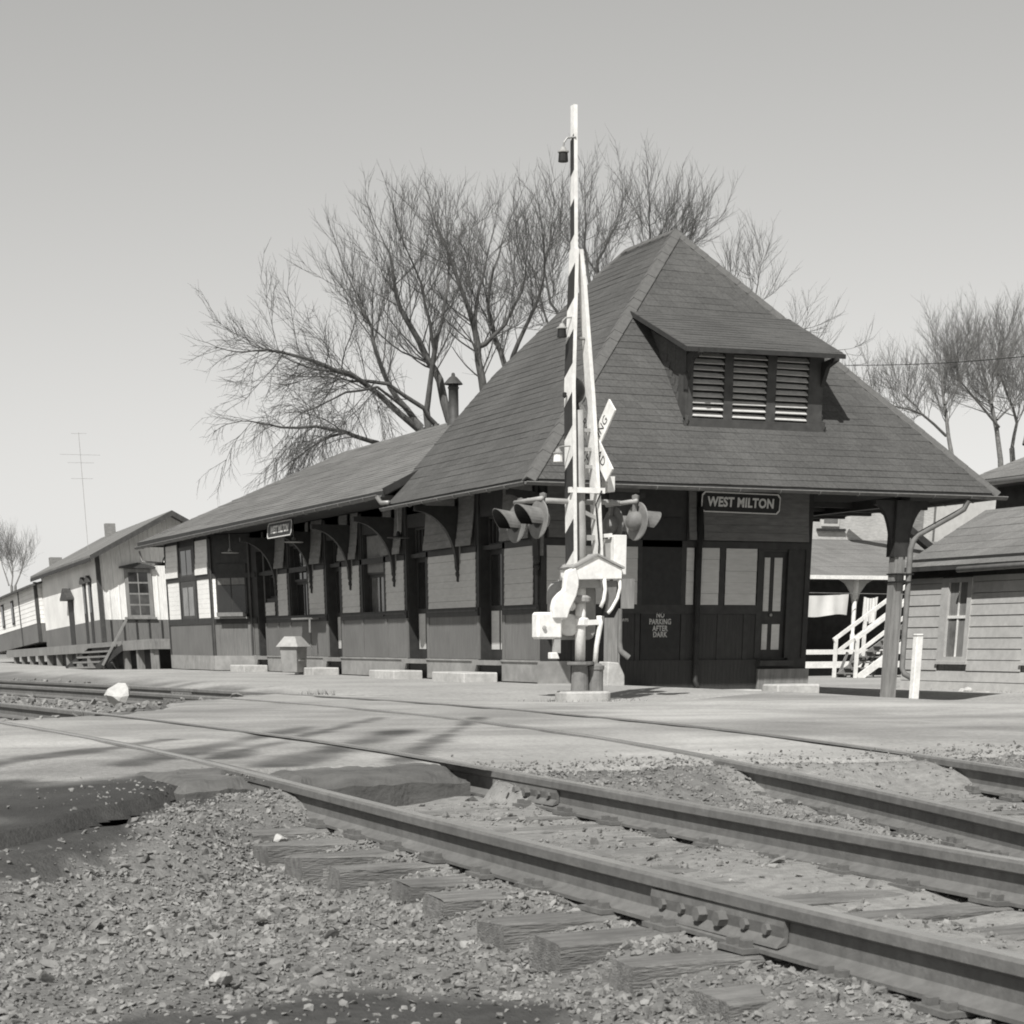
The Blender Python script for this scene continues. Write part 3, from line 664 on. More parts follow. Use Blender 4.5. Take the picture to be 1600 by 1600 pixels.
# telegraph bay on the track side
BY0, BY1, BX = 20.35, 25.4, -.86
def wall_seg(name, p, q, z0, z1, t, m, parent=dep, out=0.0):
    p, q = Vector((p[0], p[1], 0)), Vector((q[0], q[1], 0)); d = (q-p).normalized(); nrm = Vector((d.y, -d.x, 0)); 
    if nrm.x > 0: nrm = -nrm
    a = p+nrm*out; b_ = q+nrm*out; V = []
    for z in (z0, z1):
        for w in (a, b_, b_-nrm*t, a-nrm*t): V.append((w.x, w.y, z))
    return MB().add(V, [(0,3,2,1),(4,5,6,7),(0,1,5,4),(1,2,6,5),(2,3,7,6),(3,0,4,7)]).build(name, m, parent)
Pc, Pb, Pe = (0, 19.25), (BX, BY0), (BX, BY1)
for p, q in ((Pc, Pb), (Pb, Pe), (Pe, (0, YEND))):
    wall_seg('wall', p, q, 0, 3.5, .12, TRIM)
    wall_seg('baseboard', p, q, 0, Z1, .05, BASEB, out=.05); wall_seg('wainscot', p, q, Z1, Z2-.16, .02, WAINS, out=.02)
    wall_seg('sill_rail', p, q, Z2-.16, Z2, .04, TRIM, out=.04); wall_seg('head_rail', p, q, Z3, Z3+.12, .04, TRIM, out=.04)
def lerp2(p, q, t): return (p[0]+(q[0]-p[0])*t, p[1]+(q[1]-p[1])*t)
for i, (t0, t1) in enumerate(((.03,.29),(.70,.985))):
    for z0, z1, m, fl in ((Z2, Z3, BAYW, 0), (Z3+.12, 3.4, BAYW, .05)):
        n = 8 if not fl else 6; e = (z1-z0)/n
        for k in range(n): wall_seg('siding_board', lerp2(Pb, Pe, t0), lerp2(Pb, Pe, t1), z0+e*k, z0+e*k+e*.97, .02, m, out=.022+fl*(1-k/n)**2+random.uniform(0,.003))
t0, t1 = .33, .66
w_ = wall_seg('window', lerp2(Pb, Pe, t0), lerp2(Pb, Pe, t1), Z2-.02, 3.3, .03, TRIMLIT, out=.03)
for a, c in ((.38,.49),(.51,.62)):
    wall_seg('pane', lerp2(Pb, Pe, a), lerp2(Pb, Pe, c), Z2+.08, 2.22, .004, GLASSL, w_, .034); wall_seg('pane', lerp2(Pb, Pe, a), lerp2(Pb, Pe, c), 2.55, 3.2, .004, GLASS, w_, .034)
for t in (.005,.31,.68,.995): wall_seg('stile', lerp2(Pb, Pe, t-.012), lerp2(Pb, Pe, t+.012), Z1 if t in (.005,.995) else Z2-.1, 3.45, .05, TRIM, out=.045)
# chamfer with the broad operator's window
w_ = wall_seg('window', lerp2(Pc, Pb, .12), lerp2(Pc, Pb, .86), Z2+.02, 2.75, .03, TRIM, out=.03)
for a, c in ((.16,.48),(.51,.82)):
    wall_seg('pane', lerp2(Pc, Pb, a), lerp2(Pc, Pb, c), Z2+.1, 2.2, .004, GLASS, w_, .034); wall_seg('window_blind', lerp2(Pc, Pb, a), lerp2(Pc, Pb, c), 2.22, 2.5, .004, GREYD, w_, .036)
for k in range(8): wall_seg('siding_board', lerp2(Pc, Pb, .88), lerp2(Pc, Pb, .97), Z2+.127*k, Z2+.127*k+.123, .02, BAYW, out=.022)
for t in (.05,.985): wall_seg('stile', lerp2(Pc, Pb, t-.03), lerp2(Pc, Pb, t+.012), Z1, 3.4, .05, TRIMLIT, out=.05)
wall_seg('window_sill', lerp2(Pc, Pb, .1), lerp2(Pc, Pb, .9), Z2-.03, Z2+.02, .14, BASEB, out=.13)
piece('window_box', GREYD, dep, (-.52, 19.62, Z2+.08), (.9, .2, .1), (0,0,math.radians(-52)))

# main hipped roof
EZ, RXm, RZm = 3.334, 3.82, 8.05
E1, E2, E3 = (-1.16,-2.006,EZ), (8.8,-2.006,EZ), (-1.16,5.05,EZ)
A1, A2 = (RXm,2.165,RZm), (RXm,4.25,RZm)
LEFT = [E1, A1, A2, (3.37,4.72,7.62), (1.56,5.72,5.91), (.56,5.62,4.96), (-.55,5.36,3.91), E3]
RIGHT = [(2*RXm-x, y, z) for x, y, z in LEFT][::-1]
FRONT = [E1, E2, A1]
shingle_face(FRONT, .118, SHING, dep); shingle_face(LEFT, .118, SHING, dep); shingle_face(RIGHT, .27, SHING, dep)
# body of the roof: deck below the courses, soffit and fascia
def deck(face, t, m=WOODD):
    P = [Vector(p) for p in face]; n = len(P); n_ = (P[1]-P[0]).cross(P[2]-P[0]).normalized(); n_ = n_ if n_.z > 0 else -n_
    V = [p-n_*.006 for p in P]+[p-n_*t for p in P]
    return MB().add(V, [tuple(range(n)), tuple(range(2*n-1,n-1,-1))]+[(i,(i+1) % n,(i+1) % n+n,i+n) for i in range(n)]).build('roof', m, dep, smooth=False)
for fc in (FRONT, LEFT, RIGHT): deck(fc, .09)
BACK = [A2, (3.37,4.72,7.62), (1.56,5.72,5.91), (.56,5.62,4.96), (-.55,5.36,3.91)]+[(2*RXm-x, y, z) for x, y, z in [(-.55,5.36,3.91),(.56,5.62,4.96),(1.56,5.72,5.91),(3.37,4.72,7.62)]]
MB().add(BACK, [tuple(range(len(BACK)))]).build('roof_gablet', SHING, dep)
so_ = [(-1.1,-1.95,3.305),(8.74,-1.95,3.305),(8.74,5.0,3.305),(-1.1,5.0,3.305)]; si_ = [(0,0,3.56),(7.0,0,3.56),(7.0,5.0,3.56),(0,5.0,3.56)]
MB().add(so_+si_, [(0,1,5,4),(1,2,6,5),(3,0,4,7),(4,5,6,7)]).build('soffit', SOFFIT, dep)
for a, b in (((-1.14,-1.985,3.295),(8.78,-1.985,3.295)), ((-1.14,-1.985,3.295),(-1.14,5.05,3.295)), ((8.78,-1.985,3.295),(8.78,5.05,3.295))):
    MB().beam(a, b, .03, .06).build('fascia', TRIM, dep)
# hip caps
def caps(a, b, w=.16, step=.26):
    a, b = Vector(a), Vector(b); L = (b-a).length; n = int(L/step); d = (b-a).normalized(); side = d.cross(Vector((0,0,1))).normalized(); up = side.cross(d).normalized()
    for i in range(n):
        hc = MB(); p, q = a.lerp(b, i/n), a.lerp(b, (i+1.25)/n if i < n-1 else 1); l0, l1 = .034+random.uniform(-.004,.004), .026
        for sgn in (-1, 1):
            s1 = side*sgn
            hc.add([p+up*l0, p+up*(l0-.09)+s1*w, q+up*(l1-.09)+s1*w, q+up*l1, p+up*(l0-.03), p+up*(l0-.12)+s1*w, q+up*(l1-.12)+s1*w], [(0,1,2,3),(0,4,5,1),(1,5,6,2)])
        hc.build('hip_cap', HIPCAP, dep)
caps(E1, A1, .14); caps(E2, A1, .12); caps(A1, A2, .12); caps(A2, (3.37,4.72,7.62), .1)
# gutters: half-round trough with hangers
def gutter(a, b, r=.075, hang=.8, m=GUTTER):
    a, b = Vector(a), Vector(b); d = (b-a).normalized(); L = (b-a).length; s = d.cross(Vector((0,0,1))).normalized(); V = []; F = []; n = 8; k = max(2, int(L/1.2))
    for i in range(k+1):
        p = a.lerp(b, i/k)+Vector((0,0,random.uniform(-.008,.008)))
        for rr in (r, r-.008):
            for j in range(n+1):
                t = math.pi+math.pi*j/n; V.append(p+s*(math.cos(t)*rr)+Vector((0,0,math.sin(t)*rr)))
    m_ = 2*(n+1)
    for i in range(k):
        for o_ in (0, n+1):
            for j in range(n): F.append((i*m_+o_+j, i*m_+o_+j+1, (i+1)*m_+o_+j+1, (i+1)*m_+o_+j))
        for e in (0, n): F.append((i*m_+e, i*m_+n+1+e, (i+1)*m_+n+1+e, (i+1)*m_+e))
    o = MB().add(V, F).build('gutter', m, dep, smooth=True)
    MB().tube([a+s*r, b+s*r], .010, 5).build('gutter_bead', METAL, o); MB().tube([a-s*r, b-s*r], .010, 5).build('gutter_bead', METAL, o)
    for i in range(1, int(L/hang)):
        p = a.lerp(b, i/int(L/hang)); pts = [p+s*(math.cos(math.pi+math.pi*j/6)*(r+.006))+Vector((0,0,math.sin(math.pi+math.pi*j/6)*(r+.006))) for j in range(7)]
        MB().tube(pts, .007, 4).build('gutter_hanger', METAL, o)
    return o
gutter((-1.22,-2.07,3.275), (8.92,-2.07,3.275), .052); gutter((-1.22,-2.07,3.275), (-1.22,5.2,3.275), .052); gutter((8.86,-2.0,3.29), (8.86,5.2,3.29), .056)

# long low roof
LE, LZ, LY = 3.59, 5.857, 22.24
LY0 = 5.02; LX0 = -1.24; LX1 = 2*RXm-LX0; LYE = 27.4
KN = (.38, 5.35)                                             # where the tower roof passes into the low roof
LLEFT = [(LX0,LY0,LE), (RXm,LY0+.55,LZ), (RXm,LY,LZ), (LX0,LYE,LE)]
shingle_face(LLEFT, .075, SHINGL, dep, thick=.007, jit=.003)
for fc in (LLEFT, [(LX1,LY0,LE),(RXm,LY0+.55,LZ),(RXm,LY,LZ),(LX1,LYE,LE)], [(LX0,LYE,LE),(RXm,LY,LZ),(LX1,LYE,LE)]): deck(fc, .1, WOODD)
MB().add([(LX1,LY0,LE),(RXm,LY0+.55,LZ),(RXm,LY,LZ),(LX1,LYE,LE)], [(0,1,2,3)]).build('roof_slope', SHINGL, dep); MB().add([(LX0,LYE,LE),(RXm,LY,LZ),(LX1,LYE,LE)], [(0,1,2)]).build('roof_slope', SHINGL, dep)
MB().add([(LX0+.05,LY0+.05,LE-.07),(LX1-.05,LY0+.05,LE-.07),(LX1-.05,LYE-.05,LE-.07),(LX0+.05,LYE-.05,LE-.07)], [(0,1,2,3)]).build('soffit', SOFFIT, dep)
MB().beam((LX0+.01,LY0,LE-.05), (LX0+.01,LYE,LE-.05), .03, .12).build('fascia', TRIM, dep); MB().beam((LX0,LYE-.02,LE-.05), (LX1,LYE-.02,LE-.05), .03, .12).build('fascia', TRIM, dep)
MB().beam((LX0,LY0-.02,LE-.01), (.2,LY0+.14,LE+.64), .04, .13).build('verge_board', TRIM, dep)
gutter((LX0-.062,LY0+.1,LE-.07), (LX0-.062,LYE-.1,LE-.13), .065)
MB().tube([(LX0-.09,LY0+.15,LE-.1),(LX0-.05,LY0+.02,LE-.22),(LX0+.02,LY0-.25,3.36)], .045, 8).build('gutter_outlet', METAL, dep, smooth=True)
MB().box(0, WD, 5.0, YEND, 3.28, 3.55).build('wall_plate', TRIM, dep)
# bracketed end gutter at the far corner
MB().tube([(LX0,LYE-.2,3.35),(LX0+.05,LYE-.3,3.05),(-.7,YEND,2.95)], .03, 6).build('downspout', METAL, dep); MB().tube([(-.62+.3*math.cos(t), YEND, 2.95+.3*math.sin(t)) for t in np.linspace(0, math.pi, 9)], .018, 5).build('scroll', TRIM, dep)
MB().beam((LX0+.1,YEND+.05,2.93), (-.1,YEND+.05,2.93), .06, .07).build('strut', TRIM, dep)
# stove pipe with conical cap
fp = at_x(709, 652, 3.6); fx, fy, fz = fp
st = MB().lathe([(.17,-.3),(.17,-.05),(.125,-.03),(.125,.62),(.14,.63),(.14,.66),(.125,.67),(.125,.74)], (fx,fy,fz), n=14).build('stove_pipe', TRIMLIT, dep, smooth=True)
MB().lathe([(.24,.72),(.23,.74),(.10,.87),(.05,.9),(.04,.96),(.0,.98)], (fx,fy,fz), n=14).build('pipe_cap', TRIMLIT, st)
for a in (0, 2.1, 4.2): MB().tube([(fx+.12*math.cos(a),fy+.12*math.sin(a),fz+.7),(fx+.16*math.cos(a),fy+.16*math.sin(a),fz+.78)], .012, 4).build('cap_stay', GREYD, st)

# louvred dormer on the front slope
DY, DX0, DX1, DZ0, DZ1 = -1.03, 2.42, 5.30, 4.44, 5.58
slope = (RZm-EZ)/(2.165+2.006)
dm = MB().box(DX0, DX1, DY+.1, DY+.14, DZ0-.05, DZ1).build('dormer', BLACK, dep)
for x0 in (DX0, DX1-.05):                                    # cheeks
    MB().prism([(DY+.02, DZ0-.05), (DY+.02, DZ1-.02), (DY+1.9, DZ1+.66), (DY+2.3, DZ1+.9), ((DZ0-.05-EZ)/slope-2.006, DZ0-.05)], 'x', x0, x0+.05).build('cheek', SHING, dm)
    for k in range(9): piece('cheek_shingle', SHING, dm, (x0-.008 if x0 == DX0 else x0+.058, DY+.1+.06*k+.45*(.3+k/14), DZ0+.1+.13*k), (.014, .75-.035*k, .125), (0.25, .05 if x0 == DX0 else -.05, 0))
FR = TRIMLIT
MB().box(DX0-.07, DX1+.07, DY-.09, DY+.08, DZ0-.12, DZ0).build('dormer_sill', FR, dm); MB().box(DX0-.03, DX1+.03, DY-.05, DY+.05, DZ0, DZ0+.05).build('dormer_sill', FR, dm)
LV = [(2.55,3.20),(3.38,4.10),(4.29,4.99)]
posts = [(DX0,2.55),(3.20,3.38),(4.10,4.29),(4.99,DX1)]
for a, c in posts: MB().box(a, c, DY-.02, DY+.1, DZ0+.05, DZ1).build('mullion', FR, dm)
for a, c in LV:
    n = 10; e = (DZ1-DZ0-.07)/n
    for k in range(n):
        piece('louver_slat', LOUV, dm, ((a+c)/2, DY+.035, DZ0+.07+e*(k+.45)), (c-a-.006, .115, .014), (math.radians(38)+random.uniform(-.05,.05), random.uniform(-.008,.008), 0))
MB().box(DX0-.03, DX0+.02, DY-.03, DY+.24, DZ0-.05, DZ1).build('corner_board', TRIMLIT, dm)
RF = [(2.18,-1.47,5.56),(5.46,-1.47,5.595),(5.60,.78,6.47),(2.14,.68,6.39)]
rf = MB(); up = Vector((0,-.36,.93)).normalized(); V = [Vector(p)+up*.02 for p in RF]+[Vector(p)-up*.03 for p in RF]
shingle_face(RF, .062, SHING, dm, thick=.006, jit=.002); rf.add([v-up*.016 for v in V[:4]]+V[4:], [(0,1,2,3),(7,6,5,4),(0,4,5,1),(1,5,6,2),(3,2,6,7),(0,3,7,4)]).build('dormer_roof', SHING, dm)
MB().beam((2.16,-1.475,5.525),(5.48,-1.475,5.56), .03, .07).build('fascia', TRIM, dm); MB().beam((2.17,-1.47,5.53),(2.13,.66,6.36), .03, .07).build('verge_board', TRIM, dm)
for x in (DX0+.02, DX1-.02): 
    MB().prism([(DY-.02,5.1),(DY-.02,5.5),(DY-.5,5.55),(DY-.5,5.48),(DY-.2,5.4)], 'x', x-.04, x+.04).build('bracket', TRIM, dm)
MB().box(DX0-.05, DX0-.0, DY-.06, DY+.02, DZ0+.5, DZ0+.78).build('hinge_block', TRIM, dm)

# porch posts in front of the end wall
def porch_post(x, y, zb, ped):
    p = MB().box(x-.115, x+.115, y-.1, y+.1, zb, 3.2).build('porch_post', WOODG, dep)
    MB().box(x-.05, x+.05, y-.125, y-.1, zb+.1, 2.35).build('batten', WOODG, p)
    for sx in (-1, 1):
        pts = [(x+sx*.115,2.2),(x+sx*.115,3.2),(x+sx*.6,3.2),(x+sx*.6,3.12)]
        for i in range(1, 9): t = i/9*math.pi/2; pts.append((x+sx*(.6-.42*math.sin(t)), 2.2+.92*math.cos(t)))
        MB().prism(pts, 'y', y-.05, y+.05).build('bracket', TRIM, p)
    MB().box(x-.17, x+.17, y-.13, y+.13, 2.22, 3.2).build('capital', TRIM, p)
    if ped: MB().prism([(-.19,zb-.1),(.19,zb-.1),(.18,zb+.28),(.06,zb+.5),(-.17,zb+.52)], 'y', y-.2, y+.2).build('pedestal', CONC, p, bevel=.02).location = (x, 0, 0)
    # downspout strapped to the post
    if x > 3: pts = [(8.05,y-.55,3.2),(8.0,y-.5,3.05),(7.86,y-.42,2.96),(7.2,y-.2,2.60),(7.12,y-.18,2.5),(x+.18,y-.16,2.36),(x+.18,y-.16,zb+.65),(x+.2,y-.22,zb+.54),(x+.34,y-.3,zb+.46)]
    else: pts = [(x+.12,y-.02,2.2),(x+.12,y-.06,zb+.85),(x+.13,y-.1,zb+.70),(x+.27,y-.18,zb+.58)]
    MB().tube(pts, .055, 10, cap=False).build('downspout', SPOUT, p, smooth=True)
    for z in (1.9, 1.76): MB().box(x-.14, x+.26, y-.22, y+.12, z, z+.025).build('strap', BLACK, p) if x > 3 else None
porch_post(.77, -1.5, -.14, True); porch_post(6.9, -1.5, -.43, False)
MB().box(.58, 1.16, -1.6, -1.44, 1.28, 1.78).build('post_casing', WOODG, dep)
MB().beam((7.0,-1.5,3.2), (7.0,5.0,3.2), .2, .16).build('porch_beam', TRIM, dep); MB().beam((.6,-1.5,3.33), (8.4,-1.5,3.33), .14, .05).build('porch_beam', TRIM, dep)
for y in np.arange(.2, 5, 1.0): MB().beam((5.9,y,3.22), (8.7,y,3.22), .08, .1).build('rafter', TRIM, dep)
# hanging lamps under the eave
for x, y, z in ((-.75, 18.6, 2.98), (-.7, 13.0, 3.0), (-.8, 5.4, 2.75)):
    L = MB().tube([(x,y,3.45),(x,y,z+.05)], .012, 6).build('hanging_lamp', METAL, dep)
    MB().lathe([(.02,.12),(.05,.08),(.06,.03),(.24,.0),(.23,-.012),(.05,.0)], (x,y,z), n=16).build('lamp_shade', GREYP if y > 6 else BLACK, L)
# tap and bracket by the litter bin
MB().tube([(0,13.4,1.28),(-.28,13.3,1.26),(-.3,13.25,.95)], .03, 6).build('standpipe', METAL, dep); MB().box(-.36, -.02, 13.3, 14.6, 1.26, 1.3).build('wall_shelf', METAL, dep)

# ------------------------------------------------------------------ station signs
def station_sign(label, loc, rot, w, h, size):
    t = thing('station_sign', label, 'sign', loc, 0, 'station name signs'); t.rotation_euler = rot
    c = .06; out = [(-w/2,-h/2+c),(-w/2+c,-h/2),(w/2-c,-h/2),(w/2,-h/2+c),(w/2,h/2-c),(w/2-c,h/2),(-w/2+c,h/2),(-w/2,h/2-c)]
    MB().prism(out, 'y', 0, .03).build('board', BLACK, t)
    inn = [(x*(1-.06*h/w*2), y*.88) for x, y in out]; n = 8
    V = [(x*.985, -.008, y*.96) for x, y in out]+[(x*.975-math.copysign(.012, x), -.008, y*.96-math.copysign(.02, y)) for x, y in out]
    V += [(x, .0, z) for x, _, z in V]
    MB().add(V, [(i,(i+1) % n,(i+1) % n+n,i+n) for i in range(n)]+[(i+2*n,(i+1) % n+2*n,(i+1) % n,i) for i in range(n)]+[(i+n,(i+1) % n+n,(i+1) % n+3*n,i+3*n) for i in range(n)]).build('border', LETTER, t)
    text('lettering', 'WEST MILTON', LETTER, t, (0, -.004, 0), (math.pi/2, 0, 0), size, .95, .008, .002)
    return t
s0, s1 = at_y(1095, 785, -.12), at_y(1220, 787, -.12)
station_sign('black WEST MILTON name board with chamfered corners over the shaded end door', ((s0[0]+s1[0])/2, -.12, (s0[2]+s1[2])/2), (math.radians(4), math.radians(.6), 0), s1[0]-s0[0], .37, .225)
station_sign('small WEST MILTON name board hanging under the long track-side eave', (-1.2, 12.5, 3.25), (math.radians(-8), 0, -math.pi/2), 2.0, .36, .225)

# ------------------------------------------------------------------ concrete steps, kerb
def step_block(label, x0, x1, y0, y1, z0, z1):
    t = thing('concrete_step', label, 'step', ((x0+x1)/2, (y0+y1)/2, z0), 0, 'concrete door steps'); w, d, h = (x1-x0)/2, (y1-y0)/2, z1-z0
    MB().box(-w, w, -d, d, -.06, h).build('block', CONC, t, bevel=.02); return t
step_block('low concrete step at the track-side door nearest the depot corner', -.85, -.12, 1.75, 3.5, -.02, .16)
step_block('low concrete step at the second track-side door, right of the glazed window', -.8, -.12, 5.9, 7.5, -.02, .15)
step_block('low concrete step at the third track-side door, just right of the litter bin', -.8, -.12, 11.6, 13.1, -.02, .15)
step_block('low concrete step at the track-side door left of the litter bin', -.8, -.12, 17.7, 19.1, -.02, .15)
t = thing('concrete_step', 'big concrete step below the narrow door of the shaded end wall', 'step', (5.15, -.72, -.34), 0, 'concrete door steps')
MB().box(-.5, .48, -.3, .3, -.05, .27).build('block', CONC, t, bevel=.03); MB().prism([(-.56,-.38),(.62,-.42),(.9,-.3),(.5,.3),(-.5,.3)], 'z', -.08, .05).build('base_slab', CONC, t, bevel=.02)
kb = struct(MB().prism([(2.6,-.55),(4.55,-.62),(4.58,-.02),(2.5,-.02)], 'z', -.5, -.17).build('kerb', CONC, bevel=.02))

# ------------------------------------------------------------------ litter bin, bollard, rocks
lb = thing('litter_bin', 'squat grey litter bin with sloping lid beside the depot wall', 'bin', (-1.0, 12.45, .02))
def frus(b, w0, d0, w1, d1, z0, z1): return b.add([(-w0,-d0,z0),(w0,-d0,z0),(w0,d0,z0),(-w0,d0,z0),(-w1,-d1,z1),(w1,-d1,z1),(w1,d1,z1),(-w1,d1,z1)], [(0,3,2,1),(4,5,6,7),(0,1,5,4),(1,2,6,5),(2,3,7,6),(3,0,4,7)])
frus(MB(), .21, .22, .23, .25, .02, .60).build('body', BASEB, lb, bevel=.01); l_ = frus(MB(), .30, .33, .15, .16, .60, .84).build('lid', GREYP, lb, bevel=.01)
MB().box(-.14, .14, -.26, -.235, .28, .31).build('handle', GREYP, lb); lb.rotation_euler = (0, 0, math.radians(38)); lb.scale = (1.0, 1.0, 1.0)
bo = thing('bollard', 'square white wooden marker post right of the porch post', 'post', tuple(at_y(1427, 1100, -2.0)))
MB().box(-.075, .075, -.07, .07, -.1, 1.28).build('post', WHITE, bo, bevel=.012); MB().box(-.08, .08, -.075, .075, 1.24, 1.262).build('cap_band', GREYP, bo)
MB().prism([(-.3,-.3),(.2,-.36),(.75,-.2),(.5,.2),(-.2,.25)], 'z', -.1, .03).build('footing', CONC, bo, bevel=.02)
def rock(name, label, cat, loc, size, m, seed, group=None, sub=2):
    import bmesh
    bm = bmesh.new(); bmesh.ops.create_icosphere(bm, subdivisions=sub, radius=1); r = random.Random(seed); ax = [Vector((r.uniform(-1,1), r.uniform(-1,1), r.uniform(-1,1))).normalized() for _ in range(9)]; lim = [r.uniform(.5,.85) for _ in ax]
    for v in bm.verts:
        for a, L in zip(ax, lim):
            d = v.co.dot(a)
            if d > L: v.co -= a*(d-L)
        v.co = Vector((v.co.x*size[0], v.co.y*size[1], v.co.z*size[2]))
    me = bpy.data.meshes.new(name); bm.to_mesh(me); bm.free(); me.materials.append(m)
    o = bpy.data.objects.new(name, me); COL.objects.link(o); o.location = loc; o.rotation_euler = (0, 0, r.uniform(0, 6)); tag(o, label, cat, group); return o
rp = at_z(183, 1103, -.14)
rock('painted_rock', 'white painted boulder lying between the two tracks at the left', 'rock', (rp[0]+.1, rp[1]+.3, .0), (.22,.22,.20), CONC, 5)

# ------------------------------------------------------------------ crossing gate
GX0, GY0, GZ0 = -2.8, -7.7, -.05
gt = thing('crossing_gate', 'raised striped crossing gate with crossbuck, bell and hooded flashing lights on a white mast', 'crossing gate', (GX0, GY0, GZ0))
def gp(px, py, y=0.0):
    p = at_y(px, py, GY0+y); return Vector((p[0]-GX0, y, p[2]-GZ0))
ring = [(.37*math.copysign(abs(math.cos(t))**.55, math.cos(t)), .36*math.copysign(abs(math.sin(t))**.55, math.sin(t))) for t in np.linspace(0, 2*math.pi, 28, endpoint=False)]
MB().prism(ring, 'z', -.14, .09).build('concrete_base', CONC, gt, bevel=.025)
mx = -.05
MB().lathe([(.19,.05),(.19,.09),(.135,.1),(.12,.44),(.21,.46),(.21,.5),(.11,.5)], (mx,0,0), n=16).build('base_casting', GREYD, gt)
MB().lathe([(.0,.06),(.115,.07),(.115,.38),(.13,.39),(.13,.44),(.05,.48),(.0,.49)], (.20,-.02,0), n=14).build('cable_post', GREYD, gt)
MB().tube([(mx,0,.45),(mx,0,1.6)], .078, 14).build('mast', WHITE, gt, smooth=True); MB().tube([(mx,0,1.58),(mx,0,2.2),(-.12,0,3.8)], .07, 14).build('mast', GREYP, gt, smooth=True)  # upper mast coloured grey for the gate leg's shade and some dirt
MB().lathe([(.10,0),(.125,.02),(.125,.10),(.10,.12)], (mx,-.0,.98), n=14).build('clamp', WHITE, gt); MB().lathe([(.12,0),(.15,.02),(.15,.07),(.12,.1)], (mx,0,1.30), n=14).build('collar', GREYP, gt)
MB().tube([(.17,-.05,.46),(.19,-.06,.72),(.24,-.06,.98),(.25,-.05,1.12)], [.038,.036,.04,.06], 10).build('conduit', WHITE, gt, smooth=True); MB().beam((mx,-.08,1.03),(.22,-.06,1.04), .06, .07).build('clamp_arm', WHITE, gt)
cs = MB().prism([(-.36,.86),(-.30,.80),(.20,.80),(.27,.88),(.27,1.5),(.2,1.6),(-.28,1.6),(-.36,1.5)], 'y', .12, .52).build('mechanism_case', GREYP, gt, bevel=.03)
MB().lathe([(.15,0),(.15,.1),(.12,.15),(.0,.17)], (-.20,.12,1.0), (0,-1,0), 14).build('case_cover', WHITE, cs, smooth=True); MB().lathe([(.06,0),(.07,.12),(.05,.17),(.0,.18)], (-.17,.1,1.26), (-.3,-1,0), 10).build('case_knob', WHITE, cs, smooth=True)
MB().prism([(-.25,1.5),(.22,1.5),(.2,1.62),(-.23,1.62)], 'y', -.12, .4).build('case_neck', GREYP, cs)
# pivot housing with its little gable
pd = MB().prism([(-.29,1.60),(.50,1.62),(.50,1.76),(.09,1.93),(-.29,1.75)], 'y', -.24, .22).build('pivot_housing', WHITE, gt, bevel=.008)
for a, b in (((-.32,1.745),(.09,1.925)), ((.09,1.925),(.53,1.75))): MB().beam((a[0],-.02,a[1]+.015), (b[0],-.02,b[1]+.015), .50, .025, (0,0,1)).build('housing_cap', GREYP, pd)
# counterweight arm and box at the left
arm = [(-.25,1.77),(-.40,1.72),(-.43,1.60),(-.44,1.47),(-.52,1.42),(-.60,1.34),(-.63,1.22),(-.60,1.08),(-.38,1.08),(-.34,1.2),(-.24,1.38),(-.2,1.52),(-.2,1.62)]
MB().prism(arm, 'y', -.27, -.16).build('counterweight_arm', WHITE, gt, bevel=.02)
cb = MB().box(-.84, -.44, -.22, .0, .81, 1.17).build('counterweight', WHITE, gt, bevel=.03); MB().lathe([(.03,0),(.03,.03),(0,.035)], (-.74,-.22,.96), (0,-1,0), 8).build('boss', GREYP, cb)
MB().box(-.56, -.46, -.2, -.12, .62, .82).build('weight_stem', GREYP, gt); MB().prism([(-.63,.54),(-.49,.54),(-.53,.63),(-.63,.63)], 'y', -.24, -.12).build('weight_foot', WHITE, gt, bevel=.01)
# right-hand crescents and sector
MB().tube([(.48,-.2,1.62),(.49,-.2,1.5),(.45,-.2,1.36),(.36,-.2,1.22),(.30,-.2,1.16)], .026, 8).build('crescent', WHITE, gt, smooth=True); MB().tube([(.22,-.22,1.62),(.24,-.22,1.48),(.22,-.22,1.34),(.17,-.22,1.24)], .03, 8).build('crescent', WHITE, gt, smooth=True)
MB().prism([(.30,1.60),(.46,1.60),(.44,1.38),(.36,1.24),(.28,1.17)], 'y', -.17, -.14).build('link_plate', GREYD, gt)
MB().prism([(.34,1.1),(.50,1.1),(.57,1.22),(.61,1.4),(.60,1.58),(.34,1.58)], 'y', .0, .08).build('sector_plate', BLACK, gt)
# arm: striped left leg carried up to the tip, plain right leg leaning in
def board(pts, th, m, name, parent):
    """pts: (x, z, width along Y)"""
    b = MB(); V = []
    for x, z, w in pts:
        for dx, dy in ((-th/2,-w/2),(th/2,-w/2),(th/2,w/2),(-th/2,w/2)): V.append((x+dx, dy, z))
    n = len(pts); F = [(i*4+j, i*4+(j+1) % 4, (i+1)*4+(j+1) % 4, (i+1)*4+j) for i in range(n-1) for j in range(4)]+[(0,1,2,3), tuple((n-1)*4+j for j in (3,2,1,0))]
    return b.add(V, F).build(name, m, parent)
AP = [(-.20,1.70,.28),(-.22,2.6,.28),(-.25,4.1,.26),(-.20,5.75,.19),(-.20,5.76,.125),(-.22,7.41,.10)]
def aw(z):
    zs = [p[1] for p in AP]; return float(np.interp(z, zs, [p[0] for p in AP])), float(np.interp(z, zs, [p[2] for p in AP]))
la = board(AP, .055, WHITE, 'gate_arm', gt)
STR = mat('dark_stripe_paint', 0.035, 0.6, 0.2, 8)
